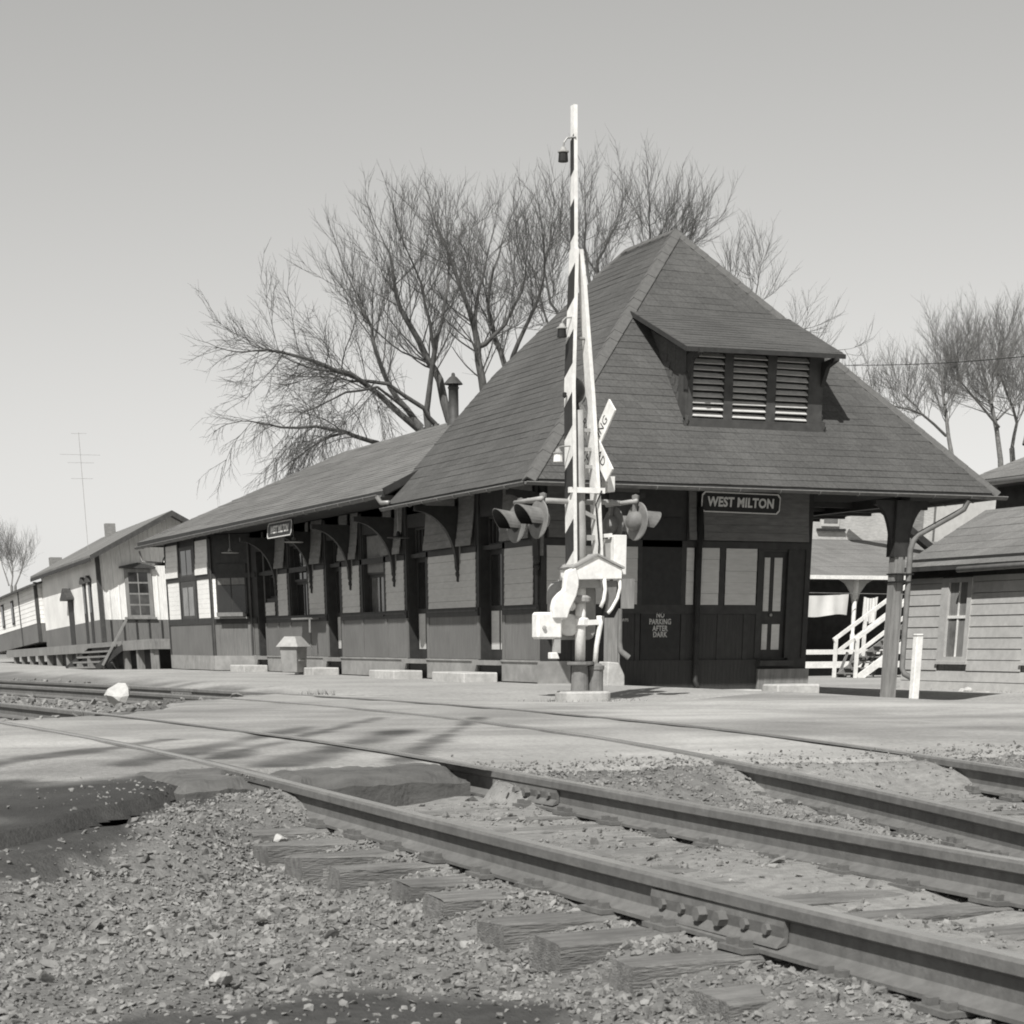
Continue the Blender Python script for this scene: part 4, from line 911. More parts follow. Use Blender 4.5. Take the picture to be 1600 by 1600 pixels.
for py in (243, 345, 449, 553, 651, 750, 847):
    zc = gp(895, py).z; hh = .205; x, w = aw(zc); V = []; sl = w*.33
    for zz, yy in ((zc-hh-sl, w/2), (zc-hh+sl, -w/2), (zc+hh+sl, -w/2), (zc+hh-sl, w/2)):
        xx, ww = aw(min(zz, 7.3)); V.append((xx-.0305, math.copysign(ww/2, yy)*1.002, zz))
    V += [(v[0]+.004, v[1], v[2]) for v in V]
    # wrap each stripe round the board edge nearest the observer side a little less: plate on the face only
    MB().add(V, [(0,1,2,3),(4,7,6,5),(0,4,5,1),(1,5,6,2),(2,6,7,3),(3,7,4,0)]).build('stripe', STR, la)
board([(.23,1.72,.26),(.17,2.7,.24),(.08,3.9,.2),(-.06,5.3,.15),(-.12,5.75,.13)], .055, WHITE, 'gate_arm_brace', gt)
for py, x0, x1, h in ((672,-.2,.12,.045),(702,-.2,.15,.045),(729,-.2,.16,.045),(840,-.2,.2,.07)):
    z = gp(915, py).z; MB().beam((x0,.02,z), (x1,.02,z), .05, h).build('spacer', GREYP, gt)
z = gp(915, 767).z; MB().beam((-.30,-.1,z), (.26,-.1,z), .06, .07).build('spacer', WHITE, gt); z = gp(920, 530).z; MB().tube([(-.2,0,z),(.02,0,z)], .02, 6).build('spacer', METAL, gt)
MB().tube([(.2,-.14,gp(935,768).z),(.10,-.16,gp(925,790).z),(.16,-.16,gp(932,850).z),(.16,-.14,1.9)], .012, 5).build('cable', BLACK, gt)
# lamps hanging from the arm
for k, (px, py, bx) in enumerate(((880,243,215),(878,518,496),(872,713,697))):
    c = gp(px, py, -.02); a = gp(896, bx, -.02); x, w = aw(a.z)
    L = MB().tube([(x,-.06,a.z),(c.x+.06,-.02,a.z-.01),(c.x+.01,-.02,(a.z+c.z)/2+.04),(c.x,-.02,c.z+.08)], .012, 6).build('arm_lamp', METAL, gt)
    MB().lathe([(.0,.1),(.03,.095),(.045,.06),(.075,.05),(.075,.035),(.06,.03)], c, n=12).build('lamp_cap', GREYP, L); MB().lathe([(.06,.03),(.068,-.07),(.0,-.075)], c, n=12).build('lens', BLACK if k < 2 else WHITE, L)
# bell
bc = gp(895, 611, .05); bl = MB().lathe([(.17,-.02),(.172,.0),(.16,.07),(.12,.13),(.05,.165),(.0,.17)], bc, (1,-.1,.1), 18).build('bell', BLACK, gt, smooth=True)
MB().lathe([(.0,-.02),(.10,-.015),(.155,-.01)], bc, (1,-.1,.1), 18).build('bell_mouth', GREYD, bl); MB().beam(bc+Vector((.05,0,-.14)), (-.11,0,3.7), .05, .05).build('bell_stem', BLACK, bl); MB().lathe([(.0,.03),(.03,.02),(.03,-.03),(.0,-.05)], bc+Vector((-.14,-.03,-.05)), n=8).build('clapper', BLACK, bl)
# crossbuck
bk = gp(933, 692, .12); ang = math.radians(47)
cbk = MB().tube([(bk.x+.06,.16,2.5),(bk.x+.06,.16,bk.z+.3)], .03, 8).build('crossbuck_post', GREYD, gt)
for k, (sgn, word) in enumerate(((1,'CROSSING'),(-1,'RAILROAD'))):
    rot = Euler((sgn*ang, 0, 0)).to_matrix(); o = MB()
    # facing -X; reading direction is -Y
    prof = [(-.60,-.115),(-.52,-.115),(.60,-.115),(.60,.115),(-.60,.115)]
    o.prism([(-u, v) for u, v in [(-.61,-.11),(.61,-.11),(.61,.11),(-.61,.11)]], 'x', -.012, .012)
    bd = o.build('crossbuck_board', WHITE, gt); bd.location = (bk.x-.02-.026*k, bk.y, bk.z); bd.rotation_euler = (-sgn*ang, 0, math.radians(7))
    text('lettering', word, BLACK, bd, (-.0135, 0, 0), Euler((math.pi/2, 0, -math.pi/2)), .17, .98, .0, .001)
# number plate under the crossbuck and the equipment box lower down
c = gp(950, 757, .1); MB().box(c.x-.055, c.x+.06, .0, .2, c.z-.1, c.z+.1).build('track_plate', WHITE, gt)
c0, c1 = gp(957, 836, -.05), gp(975, 898, -.05); bxm = MB().box(c0.x, c1.x, -.12, .1, c1.z, c0.z).build('sign_box', WHITE, gt, bevel=.006)
MB().box(c0.x-.17, c0.x, .0, .03, c1.z+.05, c0.z-.05).build('box_back', GREYP, bxm); MB().beam((.2,-.02,c0.z-.02), (c0.x,-.02,c0.z), .05, .05).build('box_bracket', WHITE, bxm); MB().beam((.2,.02,c0.z-.35),(c0.x-.1,.02,c0.z-.05), .06, .03).build('box_bracket', WHITE, bxm)
# flashing lights on their cross arms
zf = gp(828, 782).z
for x in (-.88, .60): MB().tube([(mx,.05,zf),(x*.6,.05,zf+.01),(x,.05,zf)], .035, 8).build('cross_arm', GREYP, gt, smooth=True); MB().tube([(x,-.46,zf),(x,.5,zf)], .03, 8).build('light_arm', GREYP, gt, smooth=True)
MB().beam((mx,-.02,zf-.12), (.2,-.02,zf-.22), .04, .05).build('arm_stay', GREYP, gt)
def flasher(x, y, z, face, yaw):
    """face -1 looks along -X, +1 along +X"""
    root = MB().lathe([(.0,.012),(.245,.008),(.255,.0),(.245,-.012),(.0,-.012)], (0,0,0), (1,0,0), 28).build('flasher', FLASHM, gt)
    MB().lathe([(.13,.0),(.13,-.06),(.105,-.13),(.05,-.165),(.0,-.17)], (0,0,0), (1,0,0), 18).build('lamp_housing', FLASHM, root, smooth=True)
    MB().lathe([(.115,.012),(.1,.03),(.0,.045)], (0,0,0), (1,0,0), 18).build('lens', BLACK, root, smooth=True)
    V = []; F = []; n = 16                                   # hood: a slant-cut visor
    for i in range(n+1):
        a = math.radians(-25)+math.radians(230)*i/n; cx, sz = math.cos(a), math.sin(a); L = .12+.26*max(0, .5+.5*sz)
        for h, r in ((.01,.15),(L,.165)):
            V.append((h, r*cx, r*sz))
    k = len(V); V += [(a, b*.95, c*.95) for a, b, c in V]
    for i in range(n): F += [(2*i,2*i+1,2*i+3,2*i+2), (k+2*i,k+2*i+2,k+2*i+3,k+2*i+1), (2*i+1,k+2*i+1,k+2*i+3,2*i+3)]
    MB().add(V, F).build('hood', FLASHM, root, smooth=False)
    VL = [(a, b*.93, c*.93) for a, b, c in V[:2*n+2]]; MB().add(VL, [(2*i,2*i+1,2*i+3,2*i+2) for i in range(n)]).build('hood_lining', BLACK, root)
    MB().beam((-.06,0,.1), (-.06,0,.30), .05, .05).build('lamp_bracket', FLASHM, root); MB().lathe([(.05,0),(.055,.05),(.0,.07)], (-.06,0,.28), n=8).build('bracket_cap', FLASHM, root)
    root.location = (x, y, z); root.rotation_euler = (0, math.radians(4)*face, yaw if face > 0 else math.pi-yaw); return root
zc = zf-.26
flasher(-.90, -.37, zc, -1, math.radians(-9)); flasher(-.90, .40, zc-.02, -1, math.radians(-9)); flasher(.66, -.37, zc, 1, math.radians(10)); flasher(.66, .4, zc-.02, 1, math.radians(10))

# ------------------------------------------------------------------ freight house at the far left
fh = thing('freight_house', 'pale boarded freight house with gabled end at the far left behind the depot', 'freight house', (2.2, 50.0, -.2), 0, None, 0, math.radians(-1.6))
def L_(p): return (p[0]-2.2, p[1]-50.0, p[2]+.2)
FW, FL, FE, FA, FB = 6.4, 13.2, 4.38, 5.95, .9            # width, length, eave, apex, floor
FWALL = groove_mat('freight_board_and_batten', 0.7, .42, depth=.02, dark=.86); FDARK = groove_mat('freight_lower_boards', 0.145, .42, depth=.02, dark=.75)
def gable(z0, zt, m, name): return MB().prism([(0, z0), (FW, z0), (FW, min(zt, FE)), (FW/2, FA) if zt > FE else (FW/2, zt), (0, min(zt, FE))], 'y', 0, FL).build(name, m, fh)
MB().box(0.0, FW, 0, FL, FB+.95, FE).build('wall', FWALL, fh)
MB().prism([(0, FE), (FW, FE), (FW/2, FA)], 'y', 0, FL).build('gable', FWALL, fh)
MB().box(-.03, FW+.03, -.03, FL, FB, FB+.95).build('wainscot', FDARK, fh)
for x in (.06,): MB().box(-.05, .12, -.06, .12, FB, FE+.02).build('corner_board', TRIMLIT, fh)
for i in range(9): MB().box(.35+i*.55, .42+i*.55, -.06, -.03, FB, FB+.93).build('batten', TRIM, fh)
for i in range(1, 15):
    x = i*.42
    if not 1.0 < x < 2.4: piece('cover_strip', FWALL, fh, (x, -.012, (FB+.95+FE+(FA-FE)/(FW/2)*min(x, FW-x))/2), (.05, .024, FE+(FA-FE)/(FW/2)*min(x, FW-x)-FB-.95))
    else: piece('cover_strip', FWALL, fh, (x, -.012, (FB+3.3+FE+(FA-FE)/(FW/2)*x)/2), (.05, .024, FE+(FA-FE)/(FW/2)*x-FB-3.3))
OH = .42
pr = (FA-FE)/(FW/2)
for sgn in (-1, 1):
    def X(u): return FW/2+sgn*u
    h = FW/2+OH; a, b = (X(0), FA+.14), (X(h), FA+.14-pr*h)
    MB().prism([(a[0], a[1]), (b[0], b[1]), (b[0], b[1]-.12), (a[0], a[1]-.14)], 'y', -.75, FL+.5).build('roof', SHING2 if sgn < 0 else SHING, fh)
    MB().prism([(a[0], a[1]-.005), (b[0], b[1]-.005), (b[0], b[1]-.2), (a[0], a[1]-.22)], 'y', -.80, -.76).build('verge_board', TRIMLIT, fh)
MB().box(-OH-.02, -OH+.02, -.75, FL+.5, FE-.30, FE-.16).build('fascia', TRIM, fh)
def fwin(x, z0, z1, w, plane):
    if plane == 'y':
        f = MB().box(x-.08, x+w+.08, -.07, -.01, z0, z1).build('window_frame', WOODG, fh)
        MB().box(x-.2, x+w+.2, -.13, .0, z0-.08, z0).build('window_sill', WOODG, f); MB().prism([(x-.28, z1+.02), (x+w+.28, z1+.02), (x+w+.28, z1+.08), (x+w/2, z1+.24), (x-.28, z1+.08)], 'y', -.2, -.0).build('window_hood', TRIMLIT, f)
        for i in range(2):
            for j in range(4):
                p, q = x+.07+i*(w-.1)/2, x+.02+(i+1)*(w-.1)/2; r0 = z0+.09+j*(z1-z0-.16)/4; MB().box(p, q, -.078, -.071, r0, r0+(z1-z0-.16)/4-.07).build('pane', GLASS if j > 1 else GLASSD, f)
    return f
fwin(1.2, FB+1.05, FB+2.95, .98, 'y')
for y in (1.5, 2.7):
    f = MB().box(-.06, 0.0, y, y+.5, FB+.05 if y < 2 else FB+.05, FB+2.5).build('window_frame', TRIM, fh); MB().box(-.07, -.061, y+.08, y+.42, FB+1.3, FB+2.4).build('pane', GLASS, f)
    MB().prism([(y-.15, FB+2.5), (y+.65, FB+2.5), (y+.6, FB+2.62), (y+.25, FB+2.78), (y-.1, FB+2.62)], 'x', -.16, 0).build('window_hood', TRIMLIT, f)
f = MB().box(-.06, 0.0, 5.8, 6.8, FB, FB+2.0).build('door', TRIM, fh); MB().prism([(5.5, FB+2.0), (7.1, FB+2.0), (7.1, FB+2.08), (6.3, FB+2.5), (5.5, FB+2.08)], 'x', -.35, 0).build('door_hood', TRIMLIT, f)
MB().box(2.5, 2.95, 9.2, 9.6, FA-.5, FA+.42).build('chimney', BRICKG, fh)
# loading platform round it
lp = thing('loading_platform', 'raised timber loading platform along the freight house', 'platform', (2.2, 50.0, -.2), 0, None, 0, math.radians(-.85))
PX0 = -.55; PY0 = float(at_x(235, 996, 2.2+PX0)[1])-50.0
MB().box(PX0, FW, PY0, FL+9, FB-.09, FB).build('deck', WOODG, lp); MB().box(PX0-.03, PX0+.03, PY0, FL+9, FB-.36, FB-.092).build('edge_beam', WOODG, lp); MB().box(PX0, FW, PY0-.03, PY0+.03, FB-.36, FB-.092).build('edge_beam', WOODG, lp)
y = PY0+.1
while y < FL+8.5: MB().box(PX0+.05, PX0+.3, y, y+.3, -.8, FB-.1).build('pier', WOODG, lp); y += 2.4
for x in (.9, 2.4): MB().box(x, x+.3, PY0+.1, PY0+.4, -.8, FB-.1).build('pier', WOODG, lp)
MB().box(PX0+.6, FW, PY0+1.2, FL, -.8, FB-.1).build('dark_underside', BLACK, lp)
yA, yB = float(at_x(176, 1020, 1.2)[1])-50, float(at_x(128, 1020, 1.2)[1])-50
ws = thing('wooden_steps', 'open wooden steps up to the loading platform', 'steps', (2.2+PX0, 50.0+(yA+yB)/2, -.2-math.sin(math.radians(.85))*(yA+yB)/2), 0, None, 0, math.radians(-.85))
hw = (yB-yA)/2
for k in range(5): piece('tread', WOODG, ws, (-.15-.2*k, 0, FB-.16-.2*k), (.26, 2*hw, .07))
for y in (-hw, hw): MB().beam((0,y,FB-.2), (-1.15,y,-.1), .06, .2).build('stringer', WOODD, ws)
MB().beam((.2,-hw-.05,FB+.8), (-.9,-hw-.05,.0), .05, .09).build('handrail', WOODG, ws)
# lower building beyond
ax_ = thing('annex_building', 'low pale clapboard building adjoining the freight house at the left edge', 'building', (1.9, 63.4, .18), 0, None, 0, math.radians(-2.3))
MB().box(0, 6, 0, 16, .6, 3.2).build('wall', BAYW, ax_); MB().box(-.03, 6.03, -.03, 16, .6, 1.45).build('wainscot', FDARK, ax_)
for k in range(9): piece('siding_board', BAYW, ax_, (-.03, 8, 1.55+.2*k), (.02, 16, .19), (0, .05, 0)); piece('siding_board', BAYW, ax_, (3, -.03, 1.55+.2*k), (6, .02, .19), (-.05, 0, 0))
MB().box(-.06, .1, -.06, .1, .6, 3.3).build('corner_board', TRIMLIT, ax_); MB().box(-.06, .02, 4.6, 4.85, .6, 3.2).build('corner_board', TRIMLIT, ax_)
MB().prism([(-.35, 3.15), (3, 4.1), (6.35, 3.15), (6.35, 3.05), (3, 4.0), (-.35, 3.05)], 'y', -.4, 16.5).build('roof', SHING, ax_); MB().box(2, 2.6, 6, 6.5, 3.7, 4.9).build('chimney', BRICKG, ax_)
for y in (6.4, 9.6, 13): f = MB().box(-.09, -.03, y, y+.7, 1.7, 2.85).build('window_frame', TRIM, ax_); MB().box(-.1, -.091, y+.1, y+.6, 1.8, 2.75).build('pane', GLASS, f)

# ------------------------------------------------------------------ shed and taller building at the right
SX = 11.8
sh = thing('wooden_shed', 'small wooden shed with wide horizontal siding and shingled gable roof at the right edge', 'shed', (SX, 5.1, -.45))
SY1, SY0, SE, SRX, SRZ = 0.0, -13.0, 2.86, 2.15, 4.02     # local coords, eave & ridge
MB().box(.03, 4.3, SY0, SY1, 0, SE).build('wall', WOODG, sh); MB().prism([(.03, SE), (4.3, SE), (SRX, SRZ-.1)], 'y', SY0, SY1-.02).build('gable', SHEDW, sh)
sw0, sw1 = float(at_x(1515, 960, SX)[1])-5.1, float(at_x(1472, 960, SX)[1])-5.1
wz0, wz1 = .72, 2.48
WN = [(sw0, sw1), (sw0-3.05, sw1-3.05)]
n = 12
for k in range(n):
    z0 = .06+k*.232; z1 = z0+.228; spans = [(SY0, SY1)]
    for a, c in WN:
        if z1 > wz0-.05 and z0 < wz1+.05:
            ns = []
            for p, q in spans:
                if a < q and c > p: ns += [(p, a-.05), (c+.05, q)]
                else: ns.append((p, q))
            spans = ns
    for p, q in spans:
        if q-p > .1: piece('siding_board', SHEDW, sh, (-.004-random.uniform(0,.004), (p+q)/2, (z0+z1)/2), (.02, q-p, .219), (0, .06, random.uniform(-.0007,.0007)))
    piece('siding_board', SHEDW, sh, (2.15, .015, (z0+z1)/2), (4.25, .02, .236), (.075, 0, 0))
for a, c in WN:
    f = MB()
    for p, q, r, s_ in ((a-.05,a+.1,wz0,wz1),(c-.22,c+.05,wz0,wz1),(a+.1,c-.22,wz0,wz0+.1),(a+.1,c-.22,wz1-.1,wz1)): f.box(-.035, .1, p, q, r, s_)
    f = f.build('window_frame', SHEDW, sh); m_ = (a+.1+c-.22)/2; zm = (wz0+wz1)/2+.06
    MB().box(-.07, .02, a-.07, c+.07, wz0-.06, wz0).build('window_sill', SHEDW, f)
    MB().box(.0, .05, a+.1, c-.22, zm-.03, zm+.03).build('meeting_rail', WHITE, f)
    for z0, z1 in ((wz0+.1, zm-.03), (zm+.03, wz1-.1)):
        MB().box(.015, .045, m_-.025, m_+.025, z0, z1).build('muntin', WHITE, f)
        for p, q in ((a+.1, m_-.025), (m_+.025, c-.22)): MB().add([(.03+random.uniform(-.004,.004),p,z0),(.03,q,z0),(.03,q,z1),(.03,p,z1)], [(0,1,2,3)]).build('pane', GLASSL, f)
def roof_face(poly, course, m, parent, thick=.006):
    base = parent.location; k = [(p[0], p[1], p[2]) for p in poly]; shingle_face(k, course, m, parent, thick=thick)
sl = (SRZ-SE)/SRX; ov = .24; ez = SE-sl*ov
MB().box(-.04, -.022, SY0, SY1, SE-.36, SE+.05).build('eave_shade_strip', TRIM, sh)  # dark strip added to stand for the shade under the eave
roof_face([(-ov, SY0-.4, ez), (SRX, SY0-.4, SRZ), (SRX, .14, SRZ), (-ov, .14, ez)], .17, SHING2, sh)
roof_face([(2*SRX+ov, SY0-.4, ez), (SRX, SY0-.4, SRZ), (SRX, .14, SRZ), (2*SRX+ov, .14, ez)], .5, SHING2, sh)
MB().prism([(-ov, ez-.01), (SRX, SRZ-.01), (2*SRX+ov, ez-.01), (2*SRX+ov, ez-.09), (SRX, SRZ-.1), (-ov, ez-.09)], 'y', SY0-.39, .13).build('roof', WOODD, sh)
MB().tube([(-ov-.06, -2.3, ez-.1), (-ov-.06, SY0, ez-.02)], .06, 8).build('gutter', METAL, sh, smooth=True)
MB().prism([(-.25,0.2),(.1,.1),(.1,SY0),(-.35,SY0)], 'z', -.3, .03).build('footing', CONCD, sh)
for k, (px, py, s_) in enumerate(((1503, 1084, .16), (1541, 1087, .13), (1512, 1081, .12))):
    p = at_x(px, py, SX-.5); rock('loose_stone', ['pale lump of stone at the foot of the shed wall, largest of three', 'pale upright stone at the foot of the shed wall, rightmost of three', 'small pale stone at the foot of the shed wall behind the largest'][k], 'stone', (p[0], p[1], p[2]+.02), (s_, s_, s_*.7), CONC, 40+k)
tb = thing('frame_building', 'taller dark building with hipped roof behind the shed at the right edge', 'building', (18.0, 10.2, -.45))
MB().box(0, 9, -16, 0, 0, 5.0).build('wall', WOODD, tb)
TE = 5.08; RFV = [(-.7, .7, TE), (-.7, -16, TE), (4.5, -16, TE+2.5), (4.5, -4.2, TE+2.5)]
shingle_face(RFV, .2, SHING2, tb); shingle_face([(-.7, .7, TE), (9.7, .7, TE), (4.5, -4.2, TE+2.5)], .3, SHING2, tb)
MB().prism([(-.7, .7), (-.7, -16), (9.7, -16), (9.7, .7)], 'z', TE-.14, TE-.01).build('soffit', WOODD, tb)
MB().tube([(-.78, .7, TE-.09), (-.78, -16, TE-.09)], .07, 8).build('gutter', METAL, tb, smooth=True)
for y in (-3, -7, -11): f = MB().box(-.05, .0, y, y+1.0, 3.0, 4.6).build('window_frame', WOODG, tb); MB().box(-.06, -.051, y+.1, y+.9, 3.1, 4.5).build('pane', GLASS, f)

# ------------------------------------------------------------------ house, porch, stairs and washing behind
HY = 29.0
hs = thing('brick_house', 'whitewashed brick house with deep porch seen behind the depot porch', 'house', (24.0, HY, -.5))
def hx(px, py, y): p = at_y(px, py, y); return float(p[0])-24.0, float(p[2])+.5
x0, _ = hx(1230, 900, HY); x1, _ = hx(1452, 900, HY)
x0 -= 2.0; _, zt = hx(1300, 690, HY)
MB().box(x0, x1, 0, 8, 0, zt).build('wall', BRICKW, hs)
a, z = hx(1283, 822, HY); b, z2 = hx(1312, 792, HY); f = MB().box(a, b, -.05, 0, z, z2+.6).build('window_frame', PLASTER, hs); MB().box(a+.08, b-.08, -.06, -.051, z+.1, z2+.5).build('pane', GLASSL, f); MB().box(a-.2, b+.25, -.12, 0, z-.16, z-.08).build('window_sill', TRIM, f)
# right-hand gable wing with a raking eave
wx0, wz = hx(1400, 800, HY-1); MB().box(x1, x1+5, .5, 8, 0, zt-1.0).build('wing_wall', PLASTER, hs)
p0, q0 = hx(1392, 812, HY-1.2), hx(1462, 862, HY-1.2); MB().beam((p0[0]-2.0, -1.2, p0[1]+1.3), (q0[0]+.3, -1.2, q0[1]-.2), .35, .22).build('raking_eave', TRIM, hs)
MB().box(hx(1392, 830, HY)[0], hx(1440, 830, HY)[0], -.06, 0, hx(1400, 845, HY)[1], hx(1400, 790, HY)[1]).build('brick_patch', BRICKG, hs)
PY = HY-2.6
e0 = at_y(1255, 899, PY); pz = float(e0[2])+.5; px0 = float(e0[0])-24-3; px1 = float(at_y(1470, 899, PY)[0])-24+2; rz = float(at_y(1300, 843, HY)[2])+.5
shingle_face([(px0, -3.0, pz), (px1, -3.0, pz), (px1, 0, rz), (px0, 0, rz)], .16, SHING2, hs, thick=.004, jit=.002); MB().box(px0, px1, -2.9, 0, pz-.12, pz-.02).build('porch_ceiling', WOODD, hs); MB().beam((px0,-2.98,pz-.06), (px1,-2.98,pz-.06), .06, .13).build('porch_fascia', WHITE, hs)
fz = float(at_y(1300, 1015, PY)[2])+.5
MB().box(px0, px1, -2.6, 0, fz-.12, fz).build('porch_floor', WOODG, hs); MB().box(px0, px1, -2.62, -2.56, fz-.62, fz-.4).build('porch_skirt', WHITE, hs); MB().box(px0, px1, -2.4, -.2, 0, fz-.14).build('porch_underside', BLACK, hs); MB().box(px0, px1, -2.66, -2.6, fz-.16, fz).build('porch_edge', WHITE, hs)
MB().box(px0, px1, -.06, -.01, fz, pz-.1).build('porch_back', WOODD, hs)
for px in (1337, 1240, 1440):
    x, _ = hx(px, 950, PY); MB().lathe([(.09,0),(.09,.5),(.06,.55),(.08,1.0),(.085,1.6),(.06,1.66),(.11,1.72),(.11,pz-fz-.1)], (x,-2.5,fz), n=12).build('porch_column', WHITE, hs, smooth=True)
    for sgn in (-1, 1): MB().prism([(x+sgn*.1, pz-.9), (x+sgn*.1, pz-.1), (x+sgn*.75, pz-.1), (x+sgn*.45, pz-.25), (x+sgn*.2, pz-.55)], 'y', -2.53, -2.47).build('porch_bracket', PLASTER, hs)
wa, wb = at_y(1262, 905, PY-.3), at_y(1340, 955, PY-.3)
cl = thing('washing', 'white sheet hung out along the porch of the brick house', 'washing', (float(wa[0]), PY-.3, float(wa[2])))
def cloth(x0, x1, z0, z1, m=CLOTH, name='sheet'):
    V = []; nx, nz = 24, 8
    for i in range(nx+1):
        for j in range(nz+1):
            u, v = i/nx, j/nz; V.append((x0+(x1-x0)*u, .07*math.sin(u*13+1)*v+.03*math.sin(u*31), z0+(z1-z0)*v-.06*math.sin(u*math.pi)*(1-v)+.05*math.sin(u*9)*v))
    return MB().add(V, [(i*(nz+1)+j, (i+1)*(nz+1)+j, (i+1)*(nz+1)+j+1, i*(nz+1)+j+1) for i in range(nx) for j in range(nz)]).build(name, m, cl, smooth=True)
cloth(-1.2, float(at_y(1326, 930, PY-.3)[0]-wa[0]), float(at_y(1300, 928, PY-.3)[2]-wa[2]), float(at_y(1300, 962, PY-.3)[2]-wa[2])); cloth(float(at_y(1350, 930, PY-.3)[0]-wa[0]), float(at_y(1372, 930, PY-.3)[0]-wa[0]), -.55, -1.4, name='towel')
MB().tube([(-2.5,.0,-.42),(6,0,-.48)], .012, 5).build('washing_line', METAL, cl)
# outside stairs
SYs = 21.5
sp0 = at_y(1340, 1053, SYs)
ss = thing('wooden_staircase', 'white wooden outside staircase climbing right behind the shed', 'staircase', (float(sp0[0]), SYs, -.42))
def sx_(px, py, y=SYs): p = at_y(px, py, y); return float(p[0])-ss.location.x, float(p[2])+.42
a, b = sx_(1336, 1000), sx_(1446, 918); dx, dz = b[0]-a[0], b[1]-a[1]
for y in (0, 1.3):
    MB().beam((a[0], y, a[1]), (a[0]+dx*1.5, y, a[1]+dz*1.5), .07, .12).build('handrail', WHITE, ss); MB().beam((a[0]+.1, y, a[1]-.42), (a[0]+dx*1.5, y, a[1]+dz*1.5-.42), .05, .12).build('mid_rail', WHITE, ss)
    MB().beam((a[0]+.2, y, -.05), (a[0]+.2+dx*1.5, y, -.05+dz*1.5), .06, .24).build('stringer', WHITE if y == 0 else WOODG, ss)
    for k in range(4): x = a[0]+.1+k*dx*.42; MB().box(x-.05, x+.05, y-.05, y+.05, max(-.2, dz/dx*(x-a[0]-.2)-.1), a[1]+dz/dx*(x-a[0])).build('newel_post', WHITE, ss)
for k in range(14): piece('tread', WOODG, ss, (a[0]+.3+k*dx*1.5/14, .65, -.05+(k+.5)*dz*1.5/14+.06), (.28, 1.24, .04))
for k in range(6): piece('lattice_board', WOODG, ss, (a[0]+.5+.28*k, 1.42, .35), (.1, .03, .9), (0, .4, 0))

# ------------------------------------------------------------------ wire, aerial
w0, w1 = at_y(1322, 571, 34), at_y(1640, 553, 26)
wt = MB().tube([Vector(w0).lerp(Vector(w1), t)+Vector((0,0,-.10*math.sin(math.pi*t))) for t in np.linspace(-.1, 1.15, 14)], .012, 4).build('utility_wire', BLACK); tag(wt, 'thin overhead wire crossing the bare trees at the right', 'wire')
w0, w1 = at_y(1395, 593, 36), at_y(1640, 583, 28)
p_ = at_y(133, 800, 56); q_ = at_y(130, 676, 56)
ta = thing('tv_aerial', 'thin television aerial standing above the freight house roof', 'aerial', tuple(p_)); hgt = float(q_[2]-p_[2])
MB().tube([(0,0,-2.2),(0,0,hgt)], .012, 5).build('mast', GREYP, ta)
for z, w in ((hgt-.05,.35),(hgt*.72,.9),(hgt*.62,.6),(hgt*.42,.5)): MB().tube([(-w,0,z),(w,.1,z+.03)], .006, 4).build('rod', GREYP, ta)

